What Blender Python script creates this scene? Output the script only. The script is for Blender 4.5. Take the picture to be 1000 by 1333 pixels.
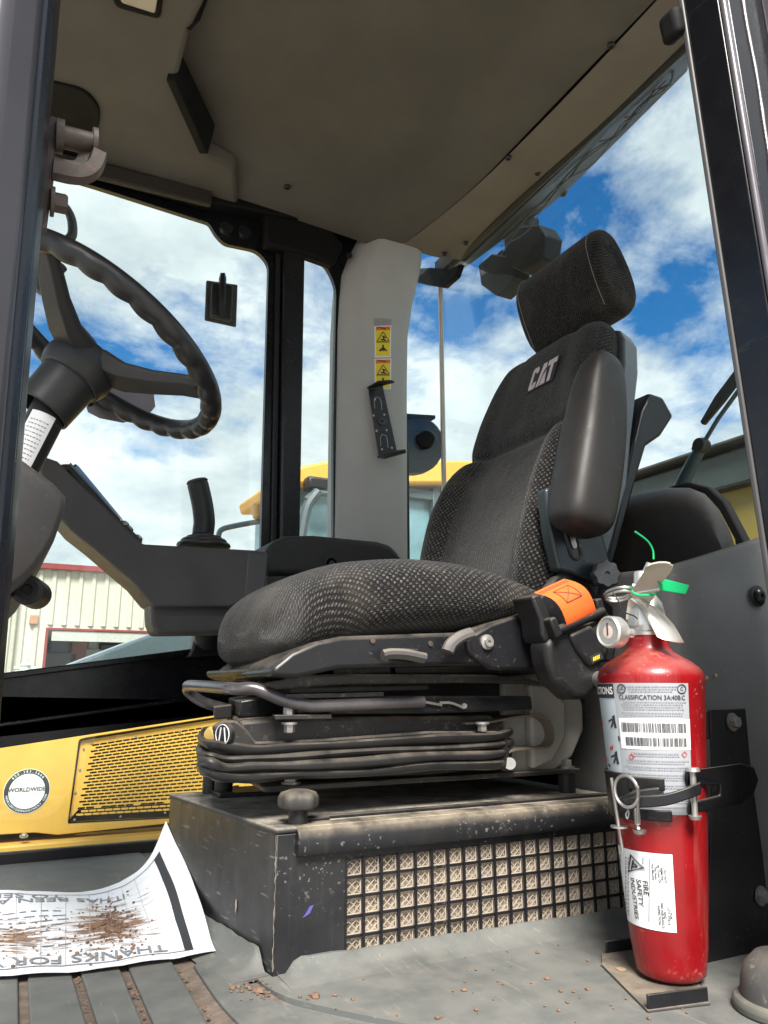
import bpy, bmesh, math, random
from mathutils import Vector, Matrix, Euler
random.seed(7)
for o in list(bpy.data.objects): bpy.data.objects.remove(o)
SC = bpy.context.scene; COL = SC.collection
rad = math.radians

# ---------------------------------------------------------------- camera
FPX, YAW, PITCH, CH = 1000.0, rad(27.2), rad(13.0), 0.34
CF = Vector((math.sin(YAW)*math.cos(PITCH), math.cos(YAW)*math.cos(PITCH), math.sin(PITCH)))
CR = Vector((math.cos(YAW), -math.sin(YAW), 0)); CU = CR.cross(CF); CP = Vector((0, 0, CH))
cd = bpy.data.cameras.new('camera'); cam = bpy.data.objects.new('camera', cd); COL.objects.link(cam)
cam.matrix_world = Matrix(((CR.x, CU.x, -CF.x, CP.x), (CR.y, CU.y, -CF.y, CP.y), (CR.z, CU.z, -CF.z, CP.z), (0, 0, 0, 1)))
cd.sensor_fit = 'HORIZONTAL'; cd.sensor_width = 36; cd.lens = 36*FPX/1000; cd.clip_start = 0.02; cd.clip_end = 3000
SC.camera = cam

# ---------------------------------------------------------------- sky
SUN_EL, SUN_AZ = rad(49), rad(203)      # azimuth clockwise from +Y : behind the camera, outside the open door
W = bpy.data.worlds.new('World'); SC.world = W; W.use_nodes = True
wn, wl = W.node_tree.nodes, W.node_tree.links
wn.clear()
def wnode(t, **k):
    n = wn.new(t)
    for a, b in k.items(): setattr(n, a, b)
    return n
sky = wnode('ShaderNodeTexSky', sky_type='NISHITA', sun_disc=False, sun_elevation=SUN_EL, sun_rotation=SUN_AZ)
sky.air_density = 1.0; sky.dust_density = 0.4; sky.ozone_density = 2.0
bg = wnode('ShaderNodeBackground'); bg.inputs['Strength'].default_value = 0.08
outw = wnode('ShaderNodeOutputWorld')
tc = wnode('ShaderNodeTexCoord'); sep = wnode('ShaderNodeSeparateXYZ'); wl.new(tc.outputs['Generated'], sep.inputs[0])
def wmath(op, a, b=None, clamp=False):
    n = wnode('ShaderNodeMath', operation=op, use_clamp=clamp)
    for i, q in enumerate((a, b)):
        if q is None: continue
        if isinstance(q, (int, float)): n.inputs[i].default_value = q
        else: wl.new(q, n.inputs[i])
    return n.outputs[0]
zz = wmath('ADD', wmath('MAXIMUM', sep.outputs['Z'], 0.0), 0.28)
cmb = wnode('ShaderNodeCombineXYZ')
wl.new(wmath('DIVIDE', sep.outputs['X'], zz), cmb.inputs[0]); wl.new(wmath('DIVIDE', sep.outputs['Y'], zz), cmb.inputs[1])
def wnoise(scale, detail, rough, off, dist=0.0):
    mp = wnode('ShaderNodeMapping'); mp.inputs['Location'].default_value = off
    wl.new(cmb.outputs[0], mp.inputs[0])
    n = wnode('ShaderNodeTexNoise'); n.inputs['Scale'].default_value = scale; n.inputs['Detail'].default_value = detail
    n.inputs['Roughness'].default_value = rough; n.inputs['Distortion'].default_value = dist
    wl.new(mp.outputs[0], n.inputs['Vector']); return n.outputs['Fac']
CLOUD_OFF = (3.1, 1.7, 0.0)
n1 = wnoise(1.5, 9, 0.58, CLOUD_OFF, 0.25); n2 = wnoise(6.0, 10, 0.68, (1.3, 8.2, 0), 0.35); n3 = wnoise(3.4, 9, 0.62, (7.3, 2.2, 0), 0.1)
dens = wmath('ADD', wmath('MULTIPLY', n1, 0.81), wmath('MULTIPLY', n2, 0.19))
cr = wnode('ShaderNodeValToRGB'); cr.color_ramp.elements[0].position = 0.405; cr.color_ramp.elements[1].position = 0.50
cr.color_ramp.elements[0].color = (0, 0, 0, 1); cr.color_ramp.elements[1].color = (1, 1, 1, 1)
wl.new(dens, cr.inputs[0])
cc = wnode('ShaderNodeValToRGB')
cc.color_ramp.elements[0].position = 0.36; cc.color_ramp.elements[1].position = 0.62
cc.color_ramp.elements[0].color = (4.4, 4.75, 5.05, 1); cc.color_ramp.elements[1].color = (6.6, 6.7, 6.75, 1)
wl.new(n3, cc.inputs[0])
mx = wnode('ShaderNodeMix', data_type='RGBA'); wl.new(cr.outputs[0], mx.inputs[0])
hs = wnode('ShaderNodeHueSaturation'); hs.inputs['Saturation'].default_value = 1.42; hs.inputs['Value'].default_value = 0.95; wl.new(sky.outputs[0], hs.inputs['Color']); wl.new(hs.outputs[0], mx.inputs[6]); wl.new(cc.outputs[0], mx.inputs[7])
wl.new(mx.outputs[2], bg.inputs[0]); wl.new(bg.outputs[0], outw.inputs[0])

# ---------------------------------------------------------------- sun (thin cloud in front of it: soft) and exposure
sl = bpy.data.lights.new('sun', 'SUN'); sl.energy = 4.0; sl.angle = rad(22); sl.color = (1.0, 0.95, 0.88)
so = bpy.data.objects.new('sun', sl); COL.objects.link(so)
sd = Vector((math.sin(SUN_AZ)*math.cos(SUN_EL), math.cos(SUN_AZ)*math.cos(SUN_EL), math.sin(SUN_EL)))
so.rotation_euler = sd.to_track_quat('Z', 'Y').to_euler(); so.location = (0, -6, 8)
SC.view_settings.view_transform = 'Standard'; SC.view_settings.look = 'None'; SC.view_settings.exposure = 1.3; SC.view_settings.gamma = 1
SC.render.engine = 'CYCLES'; SC.cycles.max_bounces = 10; SC.cycles.diffuse_bounces = 5; SC.cycles.transparent_max_bounces = 16
SC.cycles.use_denoising = True

# ---------------------------------------------------------------- helpers
def ray(u, v): return CF + CR*((u-500)/FPX) + CU*((666.5-v)/FPX)
def A(u, v, X=None, Y=None, Z=None):          # the point of the photograph's line of sight (u, v) on a plane of the place
    d = ray(u, v)
    if X is not None: t = (X-CP.x)/d.x
    elif Y is not None: t = (Y-CP.y)/d.y
    else: t = (Z-CP.z)/d.z
    return CP + d*t
V = Vector
class G:
    def __init__(s): s.v = []; s.f = []; s.uv = []
    def add(s, vs, fs, uvs=None):
        b = len(s.v); s.v += [V(p) for p in vs]
        for i, f in enumerate(fs):
            s.f.append([b+k for k in f]); s.uv.append(uvs[i] if uvs else None)
        return s
    def bx(s, x0, x1, y0, y1, z0, z1):
        return s.add([(x, y, z) for x in (x0, x1) for y in (y0, y1) for z in (z0, z1)],
                     [(0, 1, 3, 2), (4, 6, 7, 5), (0, 4, 5, 1), (2, 3, 7, 6), (0, 2, 6, 4), (1, 5, 7, 3)])
    def obox(s, c, ax, ay, az):               # half axes
        c, ax, ay, az = V(c), V(ax), V(ay), V(az)
        return s.add([c+ax*i+ay*j+az*k for i in (-1, 1) for j in (-1, 1) for k in (-1, 1)],
                     [(0, 1, 3, 2), (4, 6, 7, 5), (0, 4, 5, 1), (2, 3, 7, 6), (0, 2, 6, 4), (1, 5, 7, 3)])
    def bar(s, p0, p1, w, h, up=(0, 0, 1)):
        p0, p1 = V(p0), V(p1); d = (p1-p0); L = d.length; d.normalize(); sd = d.cross(V(up)).normalized(); u = sd.cross(d)
        return s.obox((p0+p1)/2, d*(L/2), sd*(w/2), u*(h/2))
    def lathe(s, prof, o, axis=(0, 0, 1), n=28, ref=None, cap=True):   # prof (radius, height)
        o, a = V(o), V(axis).normalized(); e = a.orthogonal().normalized() if ref is None else (V(ref)-a*V(ref).dot(a)).normalized(); g = a.cross(e)
        rings = [[o+a*h+(e*math.cos(2*math.pi*k/n)+g*math.sin(2*math.pi*k/n))*max(r, 1e-5) for k in range(n)] for r, h in prof]
        return s.loft(rings, cap)
    def cyl(s, p0, p1, r0, r1=None, n=20):
        p0, p1 = V(p0), V(p1); return s.lathe([(r0, 0), (r0 if r1 is None else r1, (p1-p0).length)], p0, p1-p0, n)
    def loft(s, rings, cap=True, loop=False):
        n = len(rings[0]); m = len(rings); b = []; fs = []; uv = []
        us = [[0.0] for _ in rings]; vs = [0.0]
        for i, r in enumerate(rings):
            for k in range(n): us[i].append(us[i][-1]+(V(r[(k+1) % n])-V(r[k])).length)
            if i: vs.append(vs[-1]+(V(r[0])-V(rings[i-1][0])).length*0.5+(V(r[n//2])-V(rings[i-1][n//2])).length*0.5)
        for r in rings: b += list(r)
        for i in range(m if loop else m-1):
            j = (i+1) % m
            for k in range(n):
                q = (k+1) % n; fs.append((i*n+k, i*n+q, j*n+q, j*n+k))
                vj = vs[j] if j else vs[-1]+0.02
                uv.append(((us[i][k], vs[i]), (us[i][k+1], vs[i]), (us[j][k+1], vj), (us[j][k], vj)))
        if cap and not loop:
            for i, rg in ((0, range(n-1, -1, -1)), (m-1, range(n))):
                fs.append(tuple(i*n+k for k in rg)); uv.append(tuple((b[i*n+k][1], b[i*n+k][2]) for k in rg))
        return s.add(b, fs, uv)
    def tube(s, path, r, n=10, loop=False, rf=None, ref=None):
        P = [V(p) for p in path]; m = len(P); rings = []; last = None
        for i, p in enumerate(P):
            a = P[(i-1) % m] if (loop or i) else p; c = P[(i+1) % m] if (loop or i < m-1) else p
            t = (c-a).normalized()
            if last is None: e = (t.orthogonal() if ref is None else V(ref)-t*V(ref).dot(t)).normalized()
            else: e = (last-t*last.dot(t)).normalized()
            last = e; g = t.cross(e)
            rings.append([p+(e*math.cos(2*math.pi*k/n)+g*math.sin(2*math.pi*k/n))*(rf(i, 2*math.pi*k/n) if rf else r) for k in range(n)])
        return s.loft(rings, True, loop)
    def prism(s, poly, off):
        n = len(poly); off = V(off); vs = [V(p) for p in poly]; vs += [p+off for p in vs]
        return s.add(vs, [tuple(range(n-1, -1, -1)), tuple(range(n, 2*n))]+[(i, (i+1) % n, n+(i+1) % n, n+i) for i in range(n)])
    def grid(s, fn, nu, nv):
        vs = [fn(i/nu, j/nv) for j in range(nv+1) for i in range(nu+1)]; fs = []; uv = []
        for j in range(nv):
            for i in range(nu):
                a = j*(nu+1)+i; fs.append((a, a+1, a+nu+2, a+nu+1))
                uv.append(((i/nu, j/nv), ((i+1)/nu, j/nv), ((i+1)/nu, (j+1)/nv), (i/nu, (j+1)/nv)))
        return s.add(vs, fs, uv)
    def hexbolt(s, p, axis, r=0.008, h=0.006, washer=True):
        p, a = V(p), V(axis).normalized()
        if washer: s.lathe([(r*1.45, 0), (r*1.45, h*0.25)], p, a, 20)
        return s.lathe([(r, h*0.2), (r, h), (r*0.86, h*1.15)], p, a, 6)
ROOTLOC = {}
def origin_of(p):
    return ROOTLOC.get(p.name, V((0, 0, 0))) if p else V((0, 0, 0))
def tag(o, label=None, cat=None, group=None, kind=None):
    if label: o['label'] = label
    if cat: o['category'] = cat
    if group: o['group'] = group
    if kind: o['kind'] = kind
    return o
def thing(name, loc, label=None, cat=None, group=None, kind=None):
    o = bpy.data.objects.new(name, None); COL.objects.link(o); o.location = loc; o.empty_display_size = 0.05
    ROOTLOC[o.name] = V(loc); return tag(o, label, cat, group, kind)
def build(g, name, mat, parent=None, bevel=0.0, seg=2, sub=0, ang=38, loc=None, flat=False, weld=False, flip=True):
    L = origin_of(parent) if parent else (V(loc) if loc is not None else V((0, 0, 0)))
    me = bpy.data.meshes.new(name); me.from_pydata([tuple(p-L) for p in g.v], [], g.f)
    if any(u is not None for u in g.uv):
        ul = me.uv_layers.new(name='UVMap').data
        for pol, u in zip(me.polygons, g.uv):
            if u:
                for li, c in zip(pol.loop_indices, u): ul[li].uv = c
    bm = bmesh.new(); bm.from_mesh(me)
    if weld: bmesh.ops.remove_doubles(bm, verts=bm.verts, dist=1e-5)
    if flip: bmesh.ops.recalc_face_normals(bm, faces=bm.faces)
    bm.to_mesh(me); bm.free()
    if not flat:
        me.polygons.foreach_set('use_smooth', [True]*len(me.polygons))
        if not sub: me.set_sharp_from_angle(angle=rad(ang))
    for m in (mat if isinstance(mat, (list, tuple)) else [mat]): me.materials.append(m)
    o = bpy.data.objects.new(name, me); COL.objects.link(o); o.parent = parent
    if parent is None: o.location = L
    ROOTLOC[o.name] = L
    if bevel:
        b = o.modifiers.new('bevel', 'BEVEL'); b.width = bevel; b.segments = seg; b.limit_method = 'ANGLE'; b.angle_limit = rad(32); b.harden_normals = False
    if sub:
        b = o.modifiers.new('sub', 'SUBSURF'); b.levels = sub; b.render_levels = sub
    return o
def share(o, pos, parent, name=None, rot=None, scale=None):       # another piece of the same mesh
    c = bpy.data.objects.new(name or o.name.split('.')[0], o.data); COL.objects.link(c); c.parent = parent
    c.location = V(pos)-origin_of(parent)
    if rot is not None: c.rotation_euler = rot
    if scale is not None: c.scale = scale
    for m in o.modifiers:
        if m.type == 'BEVEL':
            b = c.modifiers.new('bevel', 'BEVEL'); b.width = m.width; b.segments = m.segments; b.limit_method = 'ANGLE'; b.angle_limit = m.angle_limit
    ROOTLOC[c.name] = origin_of(parent)
    return c
def plain_mesh(g, name, mat, bevel=0.0):                          # mesh data round its own origin, for share()
    o = build(g, name, mat, None, bevel); COL.objects.unlink(o); return o
def rnd(poly, r, k=4):                                            # round the corners of a 2D polygon
    out = []; n = len(poly)
    for i in range(n):
        p, a, b = V(poly[i]).to_2d(), V(poly[i-1]).to_2d(), V(poly[(i+1) % n]).to_2d()
        rr = r[i] if isinstance(r, (list, tuple)) else r
        da, db = a-p, b-p; q = min(rr, da.length*0.45, db.length*0.45)
        if q < 1e-6: out.append((p.x, p.y)); continue
        s, e = p+da.normalized()*q, p+db.normalized()*q
        for j in range(k+1):
            t = j/k; c = s*(1-t)**2+p*2*t*(1-t)+e*t*t; out.append((c.x, c.y))
    return out
def tess(outer, holes, thick):                                    # flat plate with holes, via a filled curve
    cu = bpy.data.curves.new('plate', 'CURVE'); cu.dimensions = '2D'; cu.fill_mode = 'BOTH'; cu.extrude = thick/2
    for lp in [outer]+list(holes):
        sp = cu.splines.new('POLY'); sp.points.add(len(lp)-1)
        for q, p in zip(sp.points, lp): q.co = (p[0], p[1], 0, 1)
        sp.use_cyclic_u = True
    ob = bpy.data.objects.new('plate', cu); me = ob.to_mesh()
    r = [v.co.copy() for v in me.vertices], [tuple(p.vertices) for p in me.polygons]
    ob.to_mesh_clear(); bpy.data.objects.remove(ob); bpy.data.curves.remove(cu); return r
def plate(outer, holes, thick, fn):                               # fn maps (x, y, z) of the plate into the place
    vs, fs = tess(outer, holes, thick); return G().add([fn(v) for v in vs], fs)
def letters(s, size, align='CENTER', bold=0.0, xs=1.0, spacing=1.0):
    cu = bpy.data.curves.new('text', 'FONT'); cu.body = s; cu.size = size; cu.align_x = align; cu.align_y = 'CENTER'; cu.offset = bold*size; cu.resolution_u = 3; cu.space_character = spacing
    ob = bpy.data.objects.new('text', cu); me = ob.to_mesh()
    r = [V((v.co.x*xs, v.co.y, 0)) for v in me.vertices], [tuple(p.vertices) for p in me.polygons]
    ob.to_mesh_clear(); bpy.data.objects.remove(ob); bpy.data.curves.remove(cu); return r
def smooth_path(pts, k=6):                                        # Catmull-Rom
    P = [V(p) for p in pts]; out = []
    for i in range(len(P)-1):
        a, b, c, d = P[max(i-1, 0)], P[i], P[i+1], P[min(i+2, len(P)-1)]
        for j in range(k):
            t = j/k; out.append(0.5*((2*b)+(c-a)*t+(2*a-5*b+4*c-d)*t*t+(3*b-a-3*c+d)*t**3))
    return out+[P[-1]]

# ---------------------------------------------------------------- materials
MATS = {}
def nd(t, ty, **k):
    n = t.nodes.new(ty)
    for a, b in k.items(): setattr(n, a, b)
    return n
def mat(name, col, rough=0.5, metal=0.0, var=0.12, vscale=14.0, bump=0.0, bscale=180.0, dust=0.0, dustcol=(0.30, 0.25, 0.18), spots=0.0, spotcol=(0.45, 0.42, 0.38), spotscale=60.0, rvar=0.15, spec=0.5, coat=0.0, streak=0.0, scr=0.0, scrcol=(0.30, 0.28, 0.26)):
    if name in MATS: return MATS[name]
    m = bpy.data.materials.new(name); m.use_nodes = True; t = m.node_tree; t.nodes.clear(); L = t.links
    out = nd(t, 'ShaderNodeOutputMaterial'); b = nd(t, 'ShaderNodeBsdfPrincipled'); L.new(b.outputs[0], out.inputs[0])
    tcn = nd(t, 'ShaderNodeTexCoord'); co = tcn.outputs['Object']
    def noise(sc, det=4, ro=0.55, stretch=None):
        n = nd(t, 'ShaderNodeTexNoise'); n.inputs['Scale'].default_value = sc; n.inputs['Detail'].default_value = det; n.inputs['Roughness'].default_value = ro
        if stretch:
            mp = nd(t, 'ShaderNodeMapping'); mp.inputs['Scale'].default_value = stretch; L.new(co, mp.inputs[0]); L.new(mp.outputs[0], n.inputs['Vector'])
        else: L.new(co, n.inputs['Vector'])
        return n.outputs['Fac']
    def ramp(f, p0, p1, c0=(0, 0, 0, 1), c1=(1, 1, 1, 1)):
        r = nd(t, 'ShaderNodeValToRGB'); r.color_ramp.elements[0].position = p0; r.color_ramp.elements[1].position = p1
        r.color_ramp.elements[0].color = c0; r.color_ramp.elements[1].color = c1; L.new(f, r.inputs[0]); return r.outputs[0]
    def mixc(f, a, c):
        x = nd(t, 'ShaderNodeMix', data_type='RGBA')
        for i, q in ((0, f), (6, a), (7, c)):
            if isinstance(q, (int, float)): x.inputs[i].default_value = q
            elif isinstance(q, tuple): x.inputs[i].default_value = q if len(q) == 4 else (*q, 1)
            else: L.new(q, x.inputs[i])
        return x.outputs[2]
    def mul(a, c):
        x = nd(t, 'ShaderNodeMath', operation='MULTIPLY', use_clamp=True)
        for i, q in ((0, a), (1, c)):
            if isinstance(q, (int, float)): x.inputs[i].default_value = q
            else: L.new(q, x.inputs[i])
        return x.outputs[0]
    big = noise(vscale, 5, 0.6)
    c = mixc(ramp(big, 0.3, 0.7), tuple(q*(1-var) for q in col), tuple(min(1, q*(1+var)) for q in col))
    rough_s = None
    if streak:
        sx = noise(7, 4, 0.6, (9, 9, 0.7)); c = mixc(mul(ramp(sx, 0.55, 0.75), streak), c, spotcol)
    if spots:
        sp = noise(spotscale, 3, 0.75); blot = ramp(noise(vscale*0.6, 3), 0.42, 0.6)
        c = mixc(mul(mul(ramp(sp, 0.60, 0.70), blot), spots), c, spotcol)
    if scr:                                                       # fine scratches in three directions, and rubbed patches
        for ang_, sc_, th_ in ((0.5, 26, 0.655), (-0.9, 34, 0.665), (1.35, 22, 0.66)):
            mp = nd(t, 'ShaderNodeMapping'); mp.inputs['Rotation'].default_value = (ang_, ang_*1.3, ang_*0.7); mp.inputs['Scale'].default_value = (1, 0.09, 1.0); L.new(co, mp.inputs[0])
            n = nd(t, 'ShaderNodeTexNoise'); n.inputs['Scale'].default_value = sc_*5; n.inputs['Detail'].default_value = 2; L.new(mp.outputs[0], n.inputs['Vector'])
            c = mixc(mul(mul(ramp(n.outputs['Fac'], th_, th_+0.03), ramp(noise(sc_*0.45, 3), 0.48, 0.62)), scr), c, scrcol)
        c = mixc(mul(mul(ramp(noise(12, 6, 0.7), 0.56, 0.72), ramp(noise(160, 3), 0.45, 0.75)), scr*0.12), c, scrcol)
    dm = None
    if dust:
        gm = nd(t, 'ShaderNodeNewGeometry'); sx = nd(t, 'ShaderNodeSeparateXYZ'); L.new(gm.outputs['Normal'], sx.inputs[0])
        up = ramp(sx.outputs['Z'], 0.15, 0.9, (0.035, 0.035, 0.035, 1)); dm = mul(mul(up, ramp(noise(22, 5, 0.65), 0.3, 0.62)), dust)
        c = mixc(dm, c, dustcol)
    L.new(c, b.inputs['Base Color'])
    rr = nd(t, 'ShaderNodeMapRange'); rr.inputs[3].default_value = max(0.05, rough-rvar); rr.inputs[4].default_value = min(1, rough+rvar); L.new(noise(vscale*2.3, 4), rr.inputs[0])
    ro = rr.outputs[0]
    if dm is not None:
        mr = nd(t, 'ShaderNodeMix', data_type='FLOAT'); L.new(dm, mr.inputs[0]); L.new(ro, mr.inputs[2]); mr.inputs[3].default_value = 0.95; ro = mr.outputs[0]
    L.new(ro, b.inputs['Roughness']); b.inputs['Metallic'].default_value = metal; b.inputs['Specular IOR Level'].default_value = spec
    if coat: b.inputs['Coat Weight'].default_value = coat; b.inputs['Coat Roughness'].default_value = 0.12
    if bump:
        bp = nd(t, 'ShaderNodeBump'); bp.inputs['Strength'].default_value = bump; bp.inputs['Distance'].default_value = 0.001
        L.new(noise(bscale, 3, 0.6), bp.inputs['Height']); L.new(bp.outputs[0], b.inputs['Normal'])
    MATS[name] = m; return m
def flat_mat(name, col, rough=0.55, var=0.05): return mat(name, col, rough, var=var, vscale=30, rvar=0.05)
def glass_mat(name, tint, refl=1.0, haze=0.0):
    if name in MATS: return MATS[name]
    m = bpy.data.materials.new(name); m.use_nodes = True; t = m.node_tree; t.nodes.clear(); L = t.links
    out = nd(t, 'ShaderNodeOutputMaterial'); tr = nd(t, 'ShaderNodeBsdfTransparent'); tr.inputs[0].default_value = (*tint, 1)
    gl = nd(t, 'ShaderNodeBsdfGlossy'); gl.inputs['Roughness'].default_value = 0.02; gl.inputs[0].default_value = (1, 1, 1, 1)
    gm = nd(t, 'ShaderNodeNewGeometry'); dt = nd(t, 'ShaderNodeVectorMath', operation='DOT_PRODUCT'); L.new(gm.outputs['Normal'], dt.inputs[0]); L.new(gm.outputs['Incoming'], dt.inputs[1])
    def mh(op, a, c=0.0):
        x = nd(t, 'ShaderNodeMath', operation=op, use_clamp=True)
        for i, q in ((0, a), (1, c)):
            if isinstance(q, (int, float)): x.inputs[i].default_value = q
            else: L.new(q, x.inputs[i])
        return x.outputs[0]
    ab = nd(t, 'ShaderNodeMath', operation='ABSOLUTE'); L.new(dt.outputs['Value'], ab.inputs[0])
    mm = nd(t, 'ShaderNodeMath', operation='MULTIPLY', use_clamp=True); L.new(mh('ADD', mh('POWER', mh('SUBTRACT', 1.0, ab.outputs[0]), 5.0), 0.03), mm.inputs[0]); mm.inputs[1].default_value = refl
    mxs = nd(t, 'ShaderNodeMixShader'); L.new(mm.outputs[0], mxs.inputs[0]); L.new(tr.outputs[0], mxs.inputs[1]); L.new(gl.outputs[0], mxs.inputs[2])
    last = mxs.outputs[0]
    if haze:                                                     # dusty film on the pane
        df = nd(t, 'ShaderNodeBsdfDiffuse'); df.inputs[0].default_value = (0.6, 0.58, 0.52, 1)
        n = nd(t, 'ShaderNodeTexNoise'); n.inputs['Scale'].default_value = 7; n.inputs['Detail'].default_value = 7; n.inputs['Roughness'].default_value = 0.65; tcn = nd(t, 'ShaderNodeTexCoord'); mpg = nd(t, 'ShaderNodeMapping'); mpg.inputs['Rotation'].default_value = (0.5, 0.6, 0); mpg.inputs['Scale'].default_value = (1.0, 1.0, 0.3); L.new(tcn.outputs['Object'], mpg.inputs[0]); L.new(mpg.outputs[0], n.inputs['Vector'])
        r = nd(t, 'ShaderNodeMapRange'); r.inputs[1].default_value = 0.4; r.inputs[2].default_value = 0.75; r.inputs[3].default_value = haze*0.3; r.inputs[4].default_value = haze; L.new(n.outputs['Fac'], r.inputs[0])
        m2 = nd(t, 'ShaderNodeMixShader'); L.new(r.outputs[0], m2.inputs[0]); L.new(last, m2.inputs[1]); L.new(df.outputs[0], m2.inputs[2]); last = m2.outputs[0]
    L.new(last, out.inputs[0]); MATS[name] = m; return m
def fabric(name, base, thread, scale, amount, thr=0.35):
    m = bpy.data.materials.new(name); m.use_nodes = True; t = m.node_tree; t.nodes.clear(); L = t.links
    out = nd(t, 'ShaderNodeOutputMaterial'); b = nd(t, 'ShaderNodeBsdfPrincipled'); L.new(b.outputs[0], out.inputs[0])
    uv = nd(t, 'ShaderNodeUVMap'); sp = nd(t, 'ShaderNodeSeparateXYZ')
    tco = nd(t, 'ShaderNodeTexCoord'); wv = nd(t, 'ShaderNodeTexNoise'); wv.inputs['Scale'].default_value = 14; wv.inputs['Detail'].default_value = 4; L.new(tco.outputs['Object'], wv.inputs['Vector'])
    vm = nd(t, 'ShaderNodeVectorMath', operation='MULTIPLY_ADD'); L.new(wv.outputs['Color'], vm.inputs[0]); vm.inputs[1].default_value = (0.008, 0.008, 0); L.new(uv.outputs[0], vm.inputs[2]); L.new(vm.outputs[0], sp.inputs[0])
    def mth(op, a, c=None):
        x = nd(t, 'ShaderNodeMath', operation=op)
        for i, q in ((0, a), (1, c)):
            if q is None: continue
            if isinstance(q, (int, float)): x.inputs[i].default_value = q
            else: L.new(q, x.inputs[i])
        return x.outputs[0]
    k = 2*math.pi*scale
    a = mth('SINE', mth('MULTIPLY', sp.outputs[0], k)); c = mth('SINE', mth('MULTIPLY', sp.outputs[1], k))
    chk = mth('MULTIPLY', a, c)
    a2 = mth('SINE', mth('MULTIPLY', sp.outputs[0], k*3)); ht = mth('ADD', mth('MULTIPLY', chk, 0.7), mth('MULTIPLY', a2, 0.3))
    tcn = nd(t, 'ShaderNodeTexCoord')
    nz = nd(t, 'ShaderNodeTexNoise'); nz.inputs['Scale'].default_value = 260; nz.inputs['Detail'].default_value = 3; L.new(tcn.outputs['Object'], nz.inputs['Vector'])
    nb = nd(t, 'ShaderNodeTexNoise'); nb.inputs['Scale'].default_value = 9; nb.inputs['Detail'].default_value = 5; L.new(tcn.outputs['Object'], nb.inputs['Vector'])
    f = mth('MULTIPLY', mth('MULTIPLY', mth('GREATER_THAN', chk, thr), mth('SUBTRACT', mth('MULTIPLY', nz.outputs['Fac'], 5.0), 1.9)), amount)
    fr = nd(t, 'ShaderNodeClamp'); L.new(f, fr.inputs[0])
    vary = nd(t, 'ShaderNodeMix', data_type='RGBA'); rp = nd(t, 'ShaderNodeMapRange'); rp.inputs[1].default_value = 0.52; rp.inputs[2].default_value = 0.75; L.new(nb.outputs['Fac'], rp.inputs[0])
    L.new(mth('MULTIPLY', rp.outputs[0], 0.30), vary.inputs[0]); vary.inputs[6].default_value = (*base, 1); vary.inputs[7].default_value = (0.14, 0.115, 0.085, 1)
    x = nd(t, 'ShaderNodeMix', data_type='RGBA'); L.new(fr.outputs[0], x.inputs[0]); L.new(vary.outputs[2], x.inputs[6]); x.inputs[7].default_value = (*thread, 1)
    L.new(x.outputs[2], b.inputs['Base Color']); b.inputs['Roughness'].default_value = 0.95; b.inputs['Specular IOR Level'].default_value = 0.15
    b.inputs['Sheen Weight'].default_value = 0.15
    bp = nd(t, 'ShaderNodeBump'); bp.inputs['Strength'].default_value = 0.6; bp.inputs['Distance'].default_value = 0.0012; L.new(ht, bp.inputs['Height'])
    wr = nd(t, 'ShaderNodeTexNoise'); wr.inputs['Scale'].default_value = 22; wr.inputs['Detail'].default_value = 3; L.new(tco.outputs['Object'], wr.inputs['Vector'])
    bp2 = nd(t, 'ShaderNodeBump'); bp2.inputs['Strength'].default_value = 0.35; bp2.inputs['Distance'].default_value = 0.012; L.new(wr.outputs['Fac'], bp2.inputs['Height']); L.new(bp2.outputs[0], bp.inputs['Normal']); L.new(bp.outputs[0], b.inputs['Normal'])
    return m

BLACK = mat('black_painted_steel', (0.009, 0.0095, 0.012), 0.34, var=0.2, dust=0.3, scr=0.35, scrcol=(0.12, 0.11, 0.10), bump=0.05, bscale=300, spec=0.4)
BLACKG = mat('black_gloss_frame', (0.006, 0.0065, 0.009), 0.24, var=0.2, dust=0.05, scr=0.12, scrcol=(0.08, 0.08, 0.08), spec=0.4)
BLACKM = mat('black_scuffed_box', (0.011, 0.012, 0.015), 0.42, var=0.3, dust=0.7, scr=0.42, bump=0.1, bscale=240, spec=0.45, streak=0.3, spotcol=(0.07, 0.068, 0.064))
PLAST = mat('dark_grey_plastic', (0.060, 0.057, 0.057), 0.55, var=0.08, bump=0.12, bscale=900, dust=0.2, scr=0.22, scrcol=(0.15, 0.14, 0.13), spec=0.35)
PLASTB = mat('black_plastic', (0.011, 0.011, 0.0125), 0.45, var=0.15, bump=0.1, bscale=700, dust=0.3, scr=0.2, scrcol=(0.10, 0.09, 0.085), spec=0.4)
PANEL = mat('scuffed_trim_plastic', (0.14, 0.14, 0.142), 0.52, var=0.2, vscale=7, bump=0.1, bscale=600, dust=0.3, scr=0.5, scrcol=(0.24, 0.22, 0.19), streak=0.22, spotcol=(0.17, 0.15, 0.13), spec=0.4)
RUBBER = mat('floor_rubber', (0.105, 0.113, 0.108), 0.58, var=0.22, vscale=6, bump=0.12, bscale=420, dust=0.34, dustcol=(0.25, 0.232, 0.205), spots=0.55, spotcol=(0.25, 0.19, 0.14), spotscale=24, scr=0.4, streak=0.0, scrcol=(0.26, 0.24, 0.2))
STEEL = mat('bare_steel', (0.45, 0.44, 0.43), 0.38, 0.9, var=0.2, spots=0.3, spotcol=(0.2, 0.16, 0.12))
ZINC = mat('zinc_bolt', (0.38, 0.37, 0.35), 0.45, 0.7, var=0.2, dust=0.3)
RUST = mat('weathered_steel', (0.075, 0.058, 0.05), 0.55, 0.2, var=0.3, vscale=60, spots=0.6, spotcol=(0.22, 0.10, 0.05), spotscale=90, bump=0.2, bscale=300)
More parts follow.
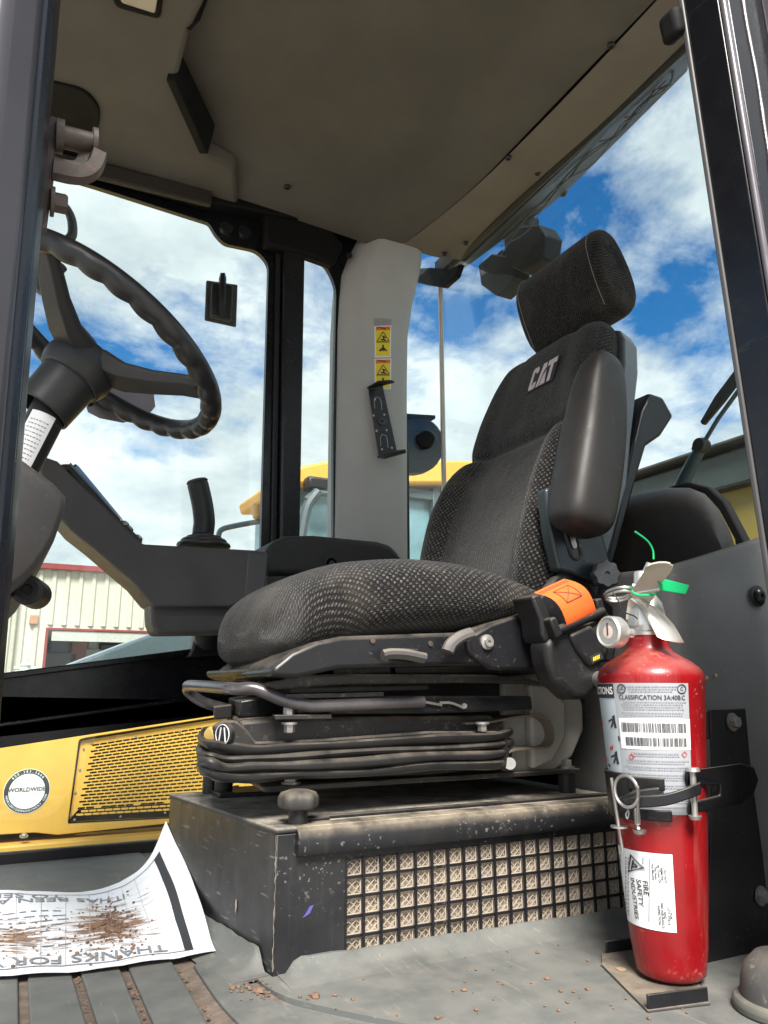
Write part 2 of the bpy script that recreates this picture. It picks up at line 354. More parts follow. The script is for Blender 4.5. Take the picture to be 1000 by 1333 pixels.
LINER = mat('headliner', (0.124, 0.113, 0.097), 0.95, var=0.13, vscale=4, bump=0.5, bscale=1400, spec=0.1)
LINER_LIT = mat('headliner_trim_lit', (0.185, 0.163, 0.132), 0.8, var=0.06, vscale=5, bump=0.15, bscale=1200, spec=0.2)  # separate trim piece; its lighter tone also paints in the extra light there
GREYP = mat('pillar_grey', (0.40, 0.40, 0.39), 0.6, var=0.05, vscale=5, bump=0.12, bscale=900, streak=0.12, spotcol=(0.5, 0.48, 0.45))
YEL = mat('machine_yellow', (0.70, 0.41, 0.07), 0.42, var=0.10, vscale=5, dust=0.3, dustcol=(0.55, 0.38, 0.18), spots=0.25, spotcol=(0.6, 0.42, 0.2))
RED = mat('extinguisher_red', (0.235, 0.003, 0.006), 0.36, var=0.18, spots=0.5, spotcol=(0.36, 0.12, 0.10), spotscale=110, dust=0.22, dustcol=(0.45, 0.28, 0.22), coat=0.2, scr=0.55, scrcol=(0.46, 0.17, 0.14), streak=0.3, rvar=0.2)
WHITE = mat('white_paper', (0.80, 0.81, 0.82), 0.6, var=0.03)
INK = flat_mat('ink', (0.03, 0.032, 0.036), 0.6)
GREYINK = flat_mat('grey_ink', (0.22, 0.23, 0.25), 0.6)
LABELG = mat('label_silver', (0.34, 0.355, 0.385), 0.45, var=0.06, vscale=20, spots=0.25, spotcol=(0.45, 0.36, 0.25), spotscale=40)
ORANGE = mat('orange_webbing', (0.90, 0.13, 0.015), 0.75, var=0.08, bump=0.4, bscale=900)
GREEN = mat('green_plastic', (0.01, 0.42, 0.14), 0.4, var=0.08)
CABLE = mat('black_rubber_hose', (0.011, 0.011, 0.012), 0.38, var=0.2, dust=0.45, dustcol=(0.20, 0.165, 0.12), vscale=20)
DUSTY = mat('dusty_dark_steel', (0.022, 0.021, 0.021), 0.5, var=0.35, dust=0.9, dustcol=(0.24, 0.20, 0.155), spots=0.55, spotcol=(0.17, 0.14, 0.105), scr=0.3)
ALU = mat('cast_aluminium', (0.62, 0.61, 0.58), 0.36, 0.75, var=0.12)
TEALG = glass_mat('window_glass', (0.90, 0.955, 0.945), 0.9, 0.06)
REARG = glass_mat('rear_glass', (0.88, 0.94, 0.94), 1.0, 0.05)
MATT = mat('matt_black', (0.0045, 0.0045, 0.005), 0.7, spec=0.2, var=0.2)
FAB = fabric('seat_side_fabric', (0.0085, 0.0083, 0.0085), (0.19, 0.178, 0.165), 100, 0.45, 0.3)
FABH = fabric('headrest_fabric', (0.0085, 0.0085, 0.009), (0.12, 0.115, 0.11), 150, 0.45, 0.3)
FABC = fabric('seat_centre_fabric', (0.0135, 0.0137, 0.014), (0.12, 0.117, 0.112), 170, 0.6, 0.2)
# ================================================================ THE SETTING OUTSIDE
GZ = -1.25
ASPH = mat('gravel_yard', (0.34, 0.31, 0.27), 0.9, var=0.2, vscale=1.5, bump=0.5, bscale=40)
g = G(); g.add([(-900, -900, GZ), (900, -900, GZ), (900, 900, GZ), (-900, 900, GZ)], [(0, 1, 2, 3)])
tag(build(g, 'ground', ASPH), kind='structure')

# metal workshop far behind the right-hand window
BY = 24.0
SIDING = mat('cream_siding', (0.50, 0.48, 0.395), 0.55, var=0.05, vscale=0.8, streak=0.15, spotcol=(0.45, 0.42, 0.32))
REDT = mat('red_trim', (0.22, 0.03, 0.03), 0.5)
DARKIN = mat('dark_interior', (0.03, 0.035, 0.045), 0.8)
tl = A(4, 733, Y=BY); tr = A(380, 760, Y=BY); ztop = tl.z; xl, xr = tl.x, tr.x+3
d0 = A(63, 820, Y=BY); d1 = A(310, 820, Y=BY); ztd = d0.z
bld = thing('metal_workshop', (xl, BY, GZ), 'long cream ribbed metal workshop with red eaves trim and open dark doorway', 'building')
wallp = build(G().bx(xl, d0.x, BY, BY+9, GZ, ztop).bx(d1.x, xr, BY, BY+9, GZ, ztop).bx(d0.x, d1.x, BY, BY+9, ztd, ztop), 'wall', SIDING, bld, ang=20)
rib = plain_mesh(G().prism([(-0.09, 0, 0), (-0.04, -0.07, 0), (0.04, -0.07, 0), (0.09, 0, 0)], (0, 0, 1)), 'panel_rib', SIDING)
k = 0; x = xl+0.3
while x < xr-0.2:
    zb = ztd+0.15 if d0.x-0.15 < x < d1.x+0.15 else GZ
    share(rib, (x, BY+0.001, zb), wallp, 'panel_rib', scale=(1, 1, ztop-0.14-zb)); x += 0.36
build(G().bx(xl-0.2, xr, BY-0.2, BY+9.3, ztop, ztop+0.06).bx(xl-0.2, xr, BY-0.25, BY-0.08, ztop-0.10, ztop), 'eaves_trim', REDT, bld)
build(G().bx(xl-0.1, xl+0.14, BY-0.12, BY+0.2, GZ, ztop-0.15), 'corner_trim', REDT, bld)
df = build(G().bx(d0.x-0.07, d0.x, BY-0.06, BY+0.1, GZ, ztd).bx(d0.x-0.07, d1.x+0.1, BY-0.06, BY+0.1, ztd, ztd+0.06), 'door_frame', REDT, bld)
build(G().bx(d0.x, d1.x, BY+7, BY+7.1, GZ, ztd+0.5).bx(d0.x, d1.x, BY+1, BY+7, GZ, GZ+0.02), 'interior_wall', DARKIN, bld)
build(G().bx(d0.x+0.1, d1.x, BY-0.02, BY+0.02, ztd-0.30, ztd-0.02), 'rolled_door', mat('roll_door', (0.4, 0.4, 0.36), 0.6), bld)
gp_x = A(20, 800, Y=BY).x
build(G().cyl((gp_x, BY-0.16, GZ), (gp_x, BY-0.16, ztop-0.2), 0.05, n=12), 'downpipe', mat('downpipe', (0.40, 0.38, 0.31), 0.5), bld)
p = A(44, 807, Y=BY); build(G().bx(p.x-0.11, p.x+0.11, BY-0.16, BY, p.z-0.13, p.z+0.13), 'wall_light', mat('light_box', (0.4, 0.2, 0.12), 0.6), bld, 0.02)
for (u, v, w, h, c) in ((80, 850, 1.0, 1.4, (0.10, 0.11, 0.13)), (104, 835, 0.5, 1.6, (0.25, 0.05, 0.03)), (124, 845, 0.6, 1.7, (0.3, 0.31, 0.32)), (160, 840, 1.4, 1.1, (0.08, 0.1, 0.14)), (215, 842, 1.2, 1.2, (0.15, 0.14, 0.12))):
    q = A(u, v, Y=BY+4)
    o = build(G().bx(q.x-w/2, q.x+w/2, BY+4, BY+5, GZ+0.02, q.z).bx(q.x-w/3, q.x+w/4, BY+4.2, BY+4.8, q.z, q.z+h*0.3), 'storage_cabinet', mat('cab%d' % u, c, 0.6), None, 0.03, loc=(q.x, BY+4, GZ))
    tag(o, {80: 'dark cabinet at the left side of the workshop doorway', 104: 'narrow red cabinet inside the workshop doorway', 124: 'tall pale grey cabinet inside the workshop doorway', 160: 'wide blue-grey cabinet inside the workshop doorway', 215: 'brownish cabinet deepest to the right in the workshop doorway'}[u], 'cabinet', 'cabinets inside the workshop')
# post with a pale insulator in the yard
q = A(32, 874, Y=14)
t = thing('yard_post', (q.x, 14, GZ), 'pale yard hydrant standing before the workshop corner', 'hydrant')
WHM = mat('pale_metal', (0.55, 0.55, 0.53), 0.4, 0.2)
build(G().cyl((q.x, 14, GZ), (q.x, 14, q.z), 0.05), 'pipe', WHM, t)
build(G().lathe([(0.02, -0.05), (0.09, 0), (0.07, 0.06), (0.09, 0.1), (0.03, 0.16), (0.03, 0.22)], (q.x, 14, q.z)).cyl((q.x-0.16, 14, q.z+0.05), (q.x+0.16, 14, q.z+0.05), 0.03), 'head', WHM, t)

# second yellow machine beyond, its cab seen between the pillars
MY = 7.0
def mp(u, v, y=MY): return A(u, v, Y=y)
base = mp(500, 760); root = thing('parked_machine', (base.x, MY, GZ), 'yellow-roofed machine cab parked beyond the grey corner pillar', 'machine')
ROOFY = mat('roof_yellow', (0.70, 0.36, 0.06), 0.5, var=0.05)
TEALM = mat('machine_glass', (0.16, 0.27, 0.30), 0.12, var=0.25, vscale=2, spec=0.8)
FRAMG = mat('machine_frame', (0.06, 0.075, 0.085), 0.5)
poly = [mp(*q) for q in ((371, 614), (398, 605), (440, 597), (530, 598), (655, 600), (662, 626), (600, 629), (375, 630))]
build(G().prism(poly, (0, 1.6, 0)), 'roof', ROOFY, root, 0.03)
cx0, cx1 = mp(384, 700).x, mp(655, 700).x; cz1 = mp(500, 629).z
build(G().bx(cx0+0.05, cx1-0.05, MY+0.2, MY+1.45, GZ+0.9, cz1+0.03), 'window_pane', TEALM, root)
gf = G()
for u, w in ((386, 8), (470, 10), (574, 10), (650, 12)):
    a = mp(u, 632); b2 = mp(u+2, 760); gf.bar(a+V((0, 0.14, 0)), b2+V((0, 0.14, 0)), w*0.009, 0.1, (0, 1, 0))
gf.bx(cx0, cx1, MY+0.1, MY+0.2, cz1-0.09, cz1+0.02).bx(cx0, cx1, MY+0.08, MY+1.5, mp(400, 735).z-0.1, mp(400, 735).z)
build(gf, 'cab_frame', FRAMG, root, 0.01)
build(G().bx(cx0-0.1, cx1+0.6, MY-0.1, MY+2.0, GZ+0.75, mp(400, 742).z), 'body', YEL, root, 0.04)
for wx in (cx0+0.2, cx1+0.2): build(G().cyl((wx, MY-0.3, GZ+0.55), (wx, MY+0.1, GZ+0.55), 0.55, n=32), 'wheel', PLASTB, root, 0.03)
gm = G(); gm.tube(smooth_path([mp(398, 650, 6.7), mp(412, 642, 6.7), mp(432, 644, 6.7)]), 0.03, 8).tube(smooth_path([mp(392, 700, 6.7), mp(400, 660, 6.7), mp(414, 640, 6.7)]), 0.05, 8)
build(gm, 'grab_rail', FRAMG, root)
build(G().obox(mp(418, 632, 6.9), (0.17, 0, 0), (0, 0.08, 0), (0, 0, 0.07)), 'lamp', PLASTB, root, 0.03)

# yellow engine cover right outside, below the right-hand window
YY = 3.8; YS = YY/2.4
def yp(u, v): q = A(u, v, Y=YY); return (q.x, q.z)
hood = thing('engine_cover', (0.4, YY, -0.3), 'yellow steel engine cover with slotted vent panel seen below the window bar', 'engine cover')
outer = [(-1.6, 0.29), (2.0, 0.29), (2.0, yp(300, 1064)[1]-0.01), yp(220, 1072), yp(75, 1087), yp(45, 1084), (-1.6, yp(-60, 1080)[1])]
rc = rnd([yp(103, 962), yp(330, 926), yp(318, 1062), yp(88, 1074)], 0.015)
FY = lambda v: V((v.x, YY+0.02+v.z, v.y))
build(plate(outer, [rc], 0.04, FY), 'side_skin', YEL, hood, 0.004, weld=True)
def lerp2(a, b, t): return (a[0]+(b[0]-a[0])*t, a[1]+(b[1]-a[1])*t)
pc = [yp(106, 965), yp(330, 929), yp(318, 1060), yp(91, 1071)]
i0, i1, i2, i3 = yp(121, 969), yp(322, 937), yp(311, 1052), yp(99, 1064)
slots = []; rows = 23; cols = 21
for r in range(rows):
    t = (r+0.5)/rows
    for c in range(cols):
        s = (c+0.5+(0.5 if r % 2 else 0))/(cols+0.5)
        m = lerp2(lerp2(i0, i1, s), lerp2(i3, i2, s), t); w, h = 0.0098*YS, 0.0026*YS
        sl_ = math.atan2(i1[1]-i0[1], i1[0]-i0[0])*(1-t)+math.atan2(i2[1]-i3[1], i2[0]-i3[0])*t
        pts = rnd([(-w, -h), (w, -h), (w, h), (-w, h)], 0.0024*YS, 2)
        slots.append([(m[0]+a*math.cos(sl_)-b*math.sin(sl_), m[1]+a*math.sin(sl_)+b*math.cos(sl_)) for a, b in pts])
FY2 = lambda v: V((v.x, YY+0.026+v.z, v.y))
vent = build(plate(rnd(pc, 0.012), slots, 0.004, FY2), 'vent_panel', YEL, hood, weld=True, ang=30)
build(G().bx(-0.2, 1.4, YY+0.12, YY+0.14, -0.4, 0.25), 'inner_baffle', mat('dark_baffle', (0.05, 0.045, 0.035), 0.8), hood)
sc = plain_mesh(G().lathe([(0.0055, 0), (0.005, -0.003), (0.001, -0.004)], (0, 0, 0), (0, 1, 0), 12), 'screw', STEEL)
for (u, v) in ((119, 967), (177, 959), (234, 952), (109, 975), (104, 1002), (98, 1032), (92, 1061), (97, 1067), (157, 1063), (215, 1058)):
    q = A(u, v, Y=YY+0.02); share(sc, (q.x, YY+0.022, q.z), vent, 'screw')
build(G().bx(-1.6, 2.0, YY-0.06, YY+0.3, yp(100, 1091)[1]-0.10, yp(100, 1091)[1]), 'lower_ledge', YEL, hood, 0.008)
build(G().bx(-1.6, 2.0, YY-0.03, YY+0.02, -0.6, yp(100, 1091)[1]-0.101), 'lower_skirt', YEL, hood, 0.006)
q = A(31, 1089, Y=YY-0.03); build(G().hexbolt(q, (0, -0.3, 1), 0.012, 0.010), 'bolt', ZINC, hood)
build(G().bx(-1.6, 2.0, YY+0.041, YY+1.6, 0.25, 0.29), 'top_skin', YEL, hood, 0.01)
# round dealer sticker on the cover
sc0 = A(35, 1030, Y=YY); RS = 0.058*YS
stk = build(G().lathe([(RS, 0), (RS, 0.0006)], (sc0.x, YY-0.001, sc0.z), (0, -1, 0), 48), 'sticker', WHITE, hood)
def ringmesh(r0, r1, y, n=64):
    g = G(); vs = []; fs = []
    for k in range(n):
        a = 2*math.pi*k/n; vs += [(sc0.x+r0*math.cos(a), y, sc0.z+r0*math.sin(a)), (sc0.x+r1*math.cos(a), y, sc0.z+r1*math.sin(a))]
        j = (k+1) % n; fs.append((2*k, 2*k+1, 2*j+1, 2*j))
    return g.add(vs, fs)
build(ringmesh(RS*0.78, RS*0.975, YY-0.0022), 'sticker_ring', INK, stk)
gw = G()
def arc_text(s, r, a0, size, outward):
    n = len(s); stp = size*0.86/r
    for i, ch in enumerate(s):
        a = a0+(-(i-(n-1)/2)*stp if outward else (i-(n-1)/2)*stp)
        vs, fs = letters(ch, size, bold=0.015)
        rot = a-math.pi/2 if outward else a+math.pi/2
        gw.add([(sc0.x+r*math.cos(a)+v.x*math.cos(rot)-v.y*math.sin(rot), YY-0.003, sc0.z+r*math.sin(a)+v.x*math.sin(rot)+v.y*math.cos(rot)) for v in vs], fs)
arc_text('800.383.2666', RS*0.875, math.pi/2, 0.0088*YS, True); arc_text('WORLDWIDEMACHINERY.COM', RS*0.875, -math.pi/2, 0.0074*YS, False)
build(gw, 'ring_lettering', WHITE, stk)
gb = G(); vs, fs = letters('WORLDWIDE', 0.0150*YS, bold=0.02); gb.add([(sc0.x+v.x, YY-0.003, sc0.z+v.y+0.004*YS) for v in vs], fs)
build(gb, 'lettering', INK, stk)
gb = G(); vs, fs = letters('M A C H I N E R Y', 0.0065*YS); gb.add([(sc0.x+v.x+0.012*YS, YY-0.003, sc0.z+v.y-0.008*YS) for v in vs], fs)
build(gb, 'small_lettering', flat_mat('orange_ink', (0.5, 0.25, 0.15)), stk)
# pale blue-grey sloping fender of the machine outside the window
PALE = mat('pale_blue_fender', (0.36, 0.47, 0.53), 0.3, var=0.05, coat=0.3)
pts = [A(u, v, Y=2.75) for u, v in ((40, 888), (110, 858), (195, 826), (262, 822), (262, 860), (40, 896))]
o = build(G().prism(pts, (0, 0.6, 0)), 'fender', PALE, None, 0.012, loc=pts[0]); tag(o, 'pale blue-grey sloping fender outside the window below the joystick console', 'fender')
# mirror arm outside the window
pts = [A(u, v, Y=2.5) for u, v in ((284, 700), (288, 690), (304, 685), (338, 679), (372, 676))]
t = thing('mirror_arm', pts[-1], 'bent blue-grey mirror arm outside the window behind the joystick', 'mirror arm')
build(G().tube(smooth_path(pts), 0.0095, 10), 'tube', mat('arm_grey', (0.16, 0.21, 0.24), 0.45), t)
qq = A(340, 664, Y=2.5); build(G().obox(qq, (0.03, 0, 0.008), (0, 0.02, 0), (-0.006, 0, 0.028)), 'amber_housing', ROOFY, t, 0.01)

# engine hood behind the rear window
HX = 1.95
def hp(u, v, x=HX): return A(u, v, X=x)
za, zb_, zc = hp(890, 594).z, hp(890, 604).z, hp(880, 652).z
rh = thing('rear_hood', (HX, 1.6, GZ+0.9), 'olive yellow rear engine hood with dark lid seen through the rear glass', 'hood')
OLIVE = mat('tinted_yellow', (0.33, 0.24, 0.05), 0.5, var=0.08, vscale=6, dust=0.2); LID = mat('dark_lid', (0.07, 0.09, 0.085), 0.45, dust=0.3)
build(G().bx(HX-0.03, HX+1.6, 0.2, 3.0, zb_, za), 'lid', PLASTB, rh, 0.012)
build(G().bx(HX, HX+1.5, 0.25, 2.95, zc, zb_-0.002), 'lid_side', LID, rh, 0.01)
build(G().bx(HX+0.012, HX+1.45, 0.3, 2.9, GZ+0.8, zc-0.004), 'side', OLIVE, rh, 0.01)
build(G().bx(HX-0.02, HX+0.012, 0.25, 2.95, zc-0.012, zc+0.004), 'seal', PLASTB, rh, 0.004)

# ================================================================ THE CAB
WY, RX = 1.90, 1.20
# ---- floor
floor = build(G().bx(-0.9, 1.25, 0.42, 1.86, -0.05, 0.0), 'floor', RUBBER); tag(floor, kind='structure')
# raised mat panels between the dirt-filled grooves; lines run across the cab
def fx(u, v): q = A(u, v, Z=0.005); return q
edges = [(-60, 1275, -62, 1340), (30, 1276, 32, 1340), (100, 1270, 122, 1340), (165, 1268, 196, 1340), (232, 1256, 285, 1345)]
DIRT = mat('groove_dirt', (0.16, 0.125, 0.10), 0.95, var=0.35, vscale=60, bump=0.7, bscale=200)
build(G().bx(-0.4, 0.335, 0.7, 1.44, 0.0, 0.0012), 'groove_dirt', DIRT, floor)
prev = None
xs_ = [fx(e[0], e[1]) for e in edges]; bs_ = [fx(e[2], e[3]) for e in edges]
def linex(i, y):
    a, b = xs_[i], bs_[i]; return a.x+(b.x-a.x)*(y-a.y)/(b.y-a.y)
gw_ = 0.0052
for i in range(len(edges)-1):
    y0, y1 = 0.70, 1.44
    P = [(linex(i, y0)+gw_, y0), (linex(i+1, y0)-gw_, y0), (linex(i+1, y1)-gw_, y1), (linex(i, y1)+gw_, y1)]
    build(G().prism([(a, b, 0.0) for a, b in rnd(P, 0.012)], (0, 0, 0.006)), 'mat_panel', RUBBER, floor, 0.002)
# last rib curves away to the right in front of the seat box
cpath = [fx(*q) for q in ((252, 1256), (282, 1300), (312, 1333), (350, 1375), (420, 1410))]
cur = [(p.x, p.y) for p in smooth_path(cpath, 4)]
r1 = [fx(*q) for q in ((296, 1238), (320, 1275), (350, 1300), (400, 1318), (520, 1345))]
cr1 = [(p.x, p.y) for p in smooth_path(r1, 4)]
build(G().prism([(a, b, 0.0) for a, b in cur+cr1[::-1]], (0, 0, 0.006)), 'mat_panel', RUBBER, floor, 0.002)
r2 = [fx(*q) for q in ((306, 1236), (332, 1272), (362, 1294), (410, 1309), (530, 1334))]
cr2 = [(p.x, p.y) for p in smooth_path(r2, 4)]
build(G().prism([(a, b, 0.0) for a, b in cr2]+[(0.75, 0.60, 0), (1.0, 0.60, 0), (1.0, 0.99, 0), (0.33, 0.99, 0)], (0, 0, 0.0062)), 'mat_panel', RUBBER, floor, 0.002)
build(G().bx(-0.9, 0.34, 1.445, 1.79, 0.0, 0.004), 'mat_panel', RUBBER, floor, 0.002)
build(G().bx(-0.9, 0.9, 1.795, 1.812, 0.0, 0.024), 'sill_strip', PLASTB, floor, 0.003)
# ---- ceiling
ceil = thing('ceiling', (0.2, 1.1, 1.66), kind='structure')
def liner(u, v):
    y = 0.42+v*1.44; cn = max(0, (y-1.4)/0.44)**2; x = 0.24+u*(0.82-0.075*cn)
    e = min(1, (1-u)/0.22); f = min(1, (1-v)/0.16); e2 = min(1, v/0.12)
    s = lambda q: q*q*(3-2*q)
    return V((x, y, 1.664-0.024*cn*u*u+(1.84-y)*0.02*u+0.03*s(e)*s(f)*s(e2)+0.016*math.sin(u*2.6+v*1.5)*s(e)*s(f)))
build(G().grid(liner, 40, 40), 'liner', LINER, ceil, flip=False)
gl_ = G(); 
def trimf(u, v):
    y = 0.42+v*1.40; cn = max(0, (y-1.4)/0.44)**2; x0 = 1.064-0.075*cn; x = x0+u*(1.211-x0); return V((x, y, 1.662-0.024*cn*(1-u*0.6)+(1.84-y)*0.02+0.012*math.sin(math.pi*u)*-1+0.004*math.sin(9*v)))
build(G().grid(trimf, 8, 30), 'rear_trim', LINER_LIT, ceil, flip=False)
build(G().bx(1.052, 1.066, 0.42, 1.84, 1.695, 1.72), 'trim_gap', PLASTB, ceil)
fp = [A(u, v, Z=1.645) for u, v in ((262, -60), (268, 0), (247, 42), (232, 100), (273, 203), (306, 221))]
poly = [(p.x, p.y, 1.645) for p in fp]
poly = [(poly[0][0], 0.42, 1.645)]+poly+[(0.50, 1.86, 1.645), (-0.9, 1.86, 1.645), (-0.9, 0.42, 1.645)]
build(G().prism(poly, (0, 0, 0.05)), 'front_trim', LINER, ceil, 0.012, 3)
c4 = [A(237, 70, Z=1.69), A(281, 163, Z=1.69), A(271, 201, Z=1.63), A(229, 105, Z=1.63)]
build(G().prism(c4, (-0.02, 0.008, 0)), 'vent_flap', MATT, ceil, 0.003)
c4 = [A(252, -20, Z=1.69), A(274, -6, Z=1.69), A(262, 26, Z=1.66), A(247, 42, Z=1.64)]
build(G().prism(c4, (-0.02, 0.0, 0.01)), 'wire_clip', MATT, ceil, 0.003)
sp_ = [A(u, v, Z=1.638) for u, v in ((30, 98), (66, 107), (112, 118), (131, 142), (122, 212), (30, 200))]
sp_ = [(a, b, 1.638) for a, b in rnd([(p.x, p.y) for p in sp_], 0.03)]
build(G().prism(sp_, (0, 0, 0.01)), 'speaker_grille', MATT, ceil, 0.003)
lp = [A(u, v, Z=1.640) for u, v in ((140, -22), (214, -14), (208, 26), (150, 10))]
build(G().prism([(a, b, 1.640) for a, b in rnd([(p.x, p.y) for p in lp], 0.012)], (0, 0, 0.01)), 'lamp_surround', MATT, ceil, 0.003)
lp = [A(u, v, Z=1.636) for u, v in ((150, -22), (207, -14), (202, 18), (158, 4))]
build(G().prism([(a, b, 1.636) for a, b in rnd([(p.x, p.y) for p in lp], 0.006)], (0, 0, 0.006)), 'lamp_lens', mat('lamp_lens', (0.5, 0.45, 0.34), 0.4), ceil, 0.002)
scr = plain_mesh(G().lathe([(0.0085, 0.004), (0.0085, 0), (0.006, -0.003), (0.003, -0.003), (0.003, -0.001), (0, -0.001)], (0, 0, 0), (0, 0, 1), 14), 'screw', BLACK)
for u, v, z in ((796, 60, 1.670), (827, 97, 1.671), (662, 206, 1.660), (700, 226, 1.661), (607, 317, 1.639), (374, 244, 1.672), (579, 331, 1.632)):
    p = A(u, v, Z=z); share(scr, p, ceil, 'screw')
build(G().bx(-1.0, 1.19, 0.36, 1.98, 1.76, 1.83), 'roof_skin', PLASTB, ceil, 0.02)
build(G().bx(-0.9, 1.2, 0.36, 0.42, 1.62, 1.76).bx(-0.95, -0.9, 0.36, 1.98, 1.6, 1.76), 'roof_rail', BLACK, ceil, 0.006)
# ---- right wall: black frame with three openings
def wp(u, v): q = A(u, v, Y=WY); return (q.x, q.z)
main_w = [(-0.95, wp(-420, 75)[1]), wp(125, 243), wp(272, 290), wp(281, 305), wp(292, 317), wp(335, 326), wp(350, 343), wp(340, 700), wp(338, 834), wp(250, 847), wp(0, 880), (-0.95, wp(0, 880)[1]-0.02)]
main_w = rnd(main_w, [0.02, 0.0, 0.008, 0.008, 0.02, 0.03, 0.03, 0.0, 0.03, 0.0, 0, 0.02])
nar_w = rnd([wp(396, 334), wp(423, 342), wp(438, 372), wp(434, 560), wp(434, 775), wp(385, 775), wp(388, 600)], [0.012, 0.03, 0.05, 0, 0.02, 0.02, 0])
low_w = rnd([(-0.92, wp(0, 978)[1]-0.06), wp(0, 974), wp(290, 930), wp(420, 912), (0.74, -0.035), (-0.92, -0.035)], [0.03, 0, 0, 0.04, 0.03, 0.03])
wall = thing('side_frame', (0.2, WY, 0), 'black steel window frame of the cab wall behind the joystick console', 'window frame')
FW = lambda v: V((v.x, WY+0.008+v.z, v.y))
build(plate([(-1.0, -0.06), (1.06, -0.06), (1.06, 1.0), (1.0, 1.74), (-1.0, 1.74)], [main_w, nar_w, low_w], 0.016, FW), 'frame', BLACKG, wall, 0.004, weld=True)
build(G().bx(-0.98, 0.62, WY+0.0175, WY+0.0225, 0.25, 1.70), 'window_pane', TEALG, wall)
build(G().bx(0.70, 0.86, WY+0.0175, WY+0.0225, 0.45, 1.66), 'narrow_pane', TEALG, wall)
build(G().bx(-0.95, 0.76, WY+0.0175, WY+0.0225, -0.05, 0.2495), 'lower_pane', TEALG, wall)
a, b = wp(378, 300), wp(366, 760)
build(G().prism([(wp(366, 310)[0], WY-0.03, 1.66), (wp(393, 310)[0], WY-0.03, 1.66), (wp(386, 740)[0], WY-0.03, 0.4), (wp(362, 740)[0], WY-0.03, 0.4)], (0, 0.029, 0)), 'divider_post', BLACK, wall, 0.006)
build(G().prism([(wp(358, 310)[0], WY-0.012, 1.66), (wp(364, 310)[0], WY-0.012, 1.66), (wp(360, 740)[0], WY-0.012, 0.4), (wp(353, 740)[0], WY-0.012, 0.4)], (0, 0.011, 0)), 'seal_strip', PLASTB, wall, 0.002)
hd = [A(u, v, Y=1.85) for u, v in ((60, 178), (135, 199), (276, 238), (382, 262), (390, 285), (270, 262), (135, 222), (60, 200))]
build(G().prism(hd, (0, 0.048, 0)), 'header_rail', MATT, wall, 0.006)
hd = [A(u, v, Y=1.83) for u, v in ((70, 196), (135, 212), (276, 247), (276, 266), (135, 231), (70, 214))]
build(G().prism(hd, (0, 0.02, 0)), 'sun_visor', mat('visor_brown', (0.022, 0.018, 0.014), 0.7), wall, 0.004)
hd = [A(u, v, Y=1.86) for u, v in ((345, 252), (385, 258), (420, 285), (449, 318), (436, 345), (395, 330), (345, 318))]
build(G().prism([(a.x, 1.86, a.z) for a in hd], (0, 0.038, 0)), 'corner_gusset', MATT, wall, 0.01)
for u, v in ((294, 299), (318, 304)):
    p = A(u, v, Y=WY); build(G().lathe([(0.021, 0), (0.021, 0.006), (0.017, 0.012), (0, 0.012)], p, (0, -1, 0), 20), 'hinge_cap', BLACK, wall)
# ledges of the lower bar
for (q0, q1, hh, dd) in (((-300, 920), (330, 838), 0.014, 0.03), ((-300, 985), (330, 898), 0.008, 0.016)):
    a, b = A(*q0, Y=WY), A(*q1, Y=WY)
    build(G().bar(a+V((0, -dd/2, 0)), b+V((0, -dd/2, 0)), dd, hh), 'ledge', BLACKG, wall, 0.003)
# ---- grey corner pillar cover
PX0, PX1 = A(437, 600, Y=WY).x, A(527, 600, Y=1.86).x
pl = thing('pillar_cover', ((PX0+PX1)/2, WY, 0.4), 'light grey plastic cover on the corner pillar with two warning stickers', 'pillar cover')
rings = []
for z, dl, dr, yy in ((0.35, 0, 0, 0), (0.8, 0, 0, 0), (1.2, 0, 0.002, 0), (1.36, 0.0, 0.006, 0), (1.46, 0.004, 0.018, -0.006), (1.54, 0.01, 0.034, -0.014), (1.60, 0.03, 0.044, -0.02), (1.67, 0.06, 0.048, -0.02)):
    x0, x1 = PX0+dl, PX1+dr; r = 0.02
    rings.append([(x0, 1.955, z), (x0, 1.896, z), (x0+0.010, 1.882, z), (x0+0.045, 1.846+yy, z), (x0+0.062, 1.838+yy, z), (x1-0.03, 1.828+yy, z), (x1-0.008, 1.834+yy, z), (x1, 1.85+yy, z), (x1+0.004, 1.955, z)])
build(G().loft(rings), 'cover', GREYP, pl, ang=50)
p = A(455, 333, Y=1.87); build(G().lathe([(0.009, 0), (0.009, 0.004), (0.0, 0.005)], p, (-0.5, -0.8, 0), 14), 'screw', BLACK, pl)
YST = mat('sticker_yellow', (0.80, 0.62, 0.02), 0.45, var=0.04); ORS = flat_mat('sticker_orange', (0.75, 0.16, 0.02))
def pface(u, v, d=0.0):
    q = A(u, v, Y=1.832); return V((q.x, 1.8275-d+(PX1-0.03-q.x)*(0.010/(PX1-PX0-0.092)), q.z))
GHO = mat('tape_grey', (0.30, 0.30, 0.30), 0.4)
build(G().prism([pface(487, 407, 0.001), pface(509.5, 407, 0.001), pface(509, 424, 0.001), pface(487.5, 424, 0.001)], (0, 0.0008, 0)), 'tape_mark', GHO, pl)
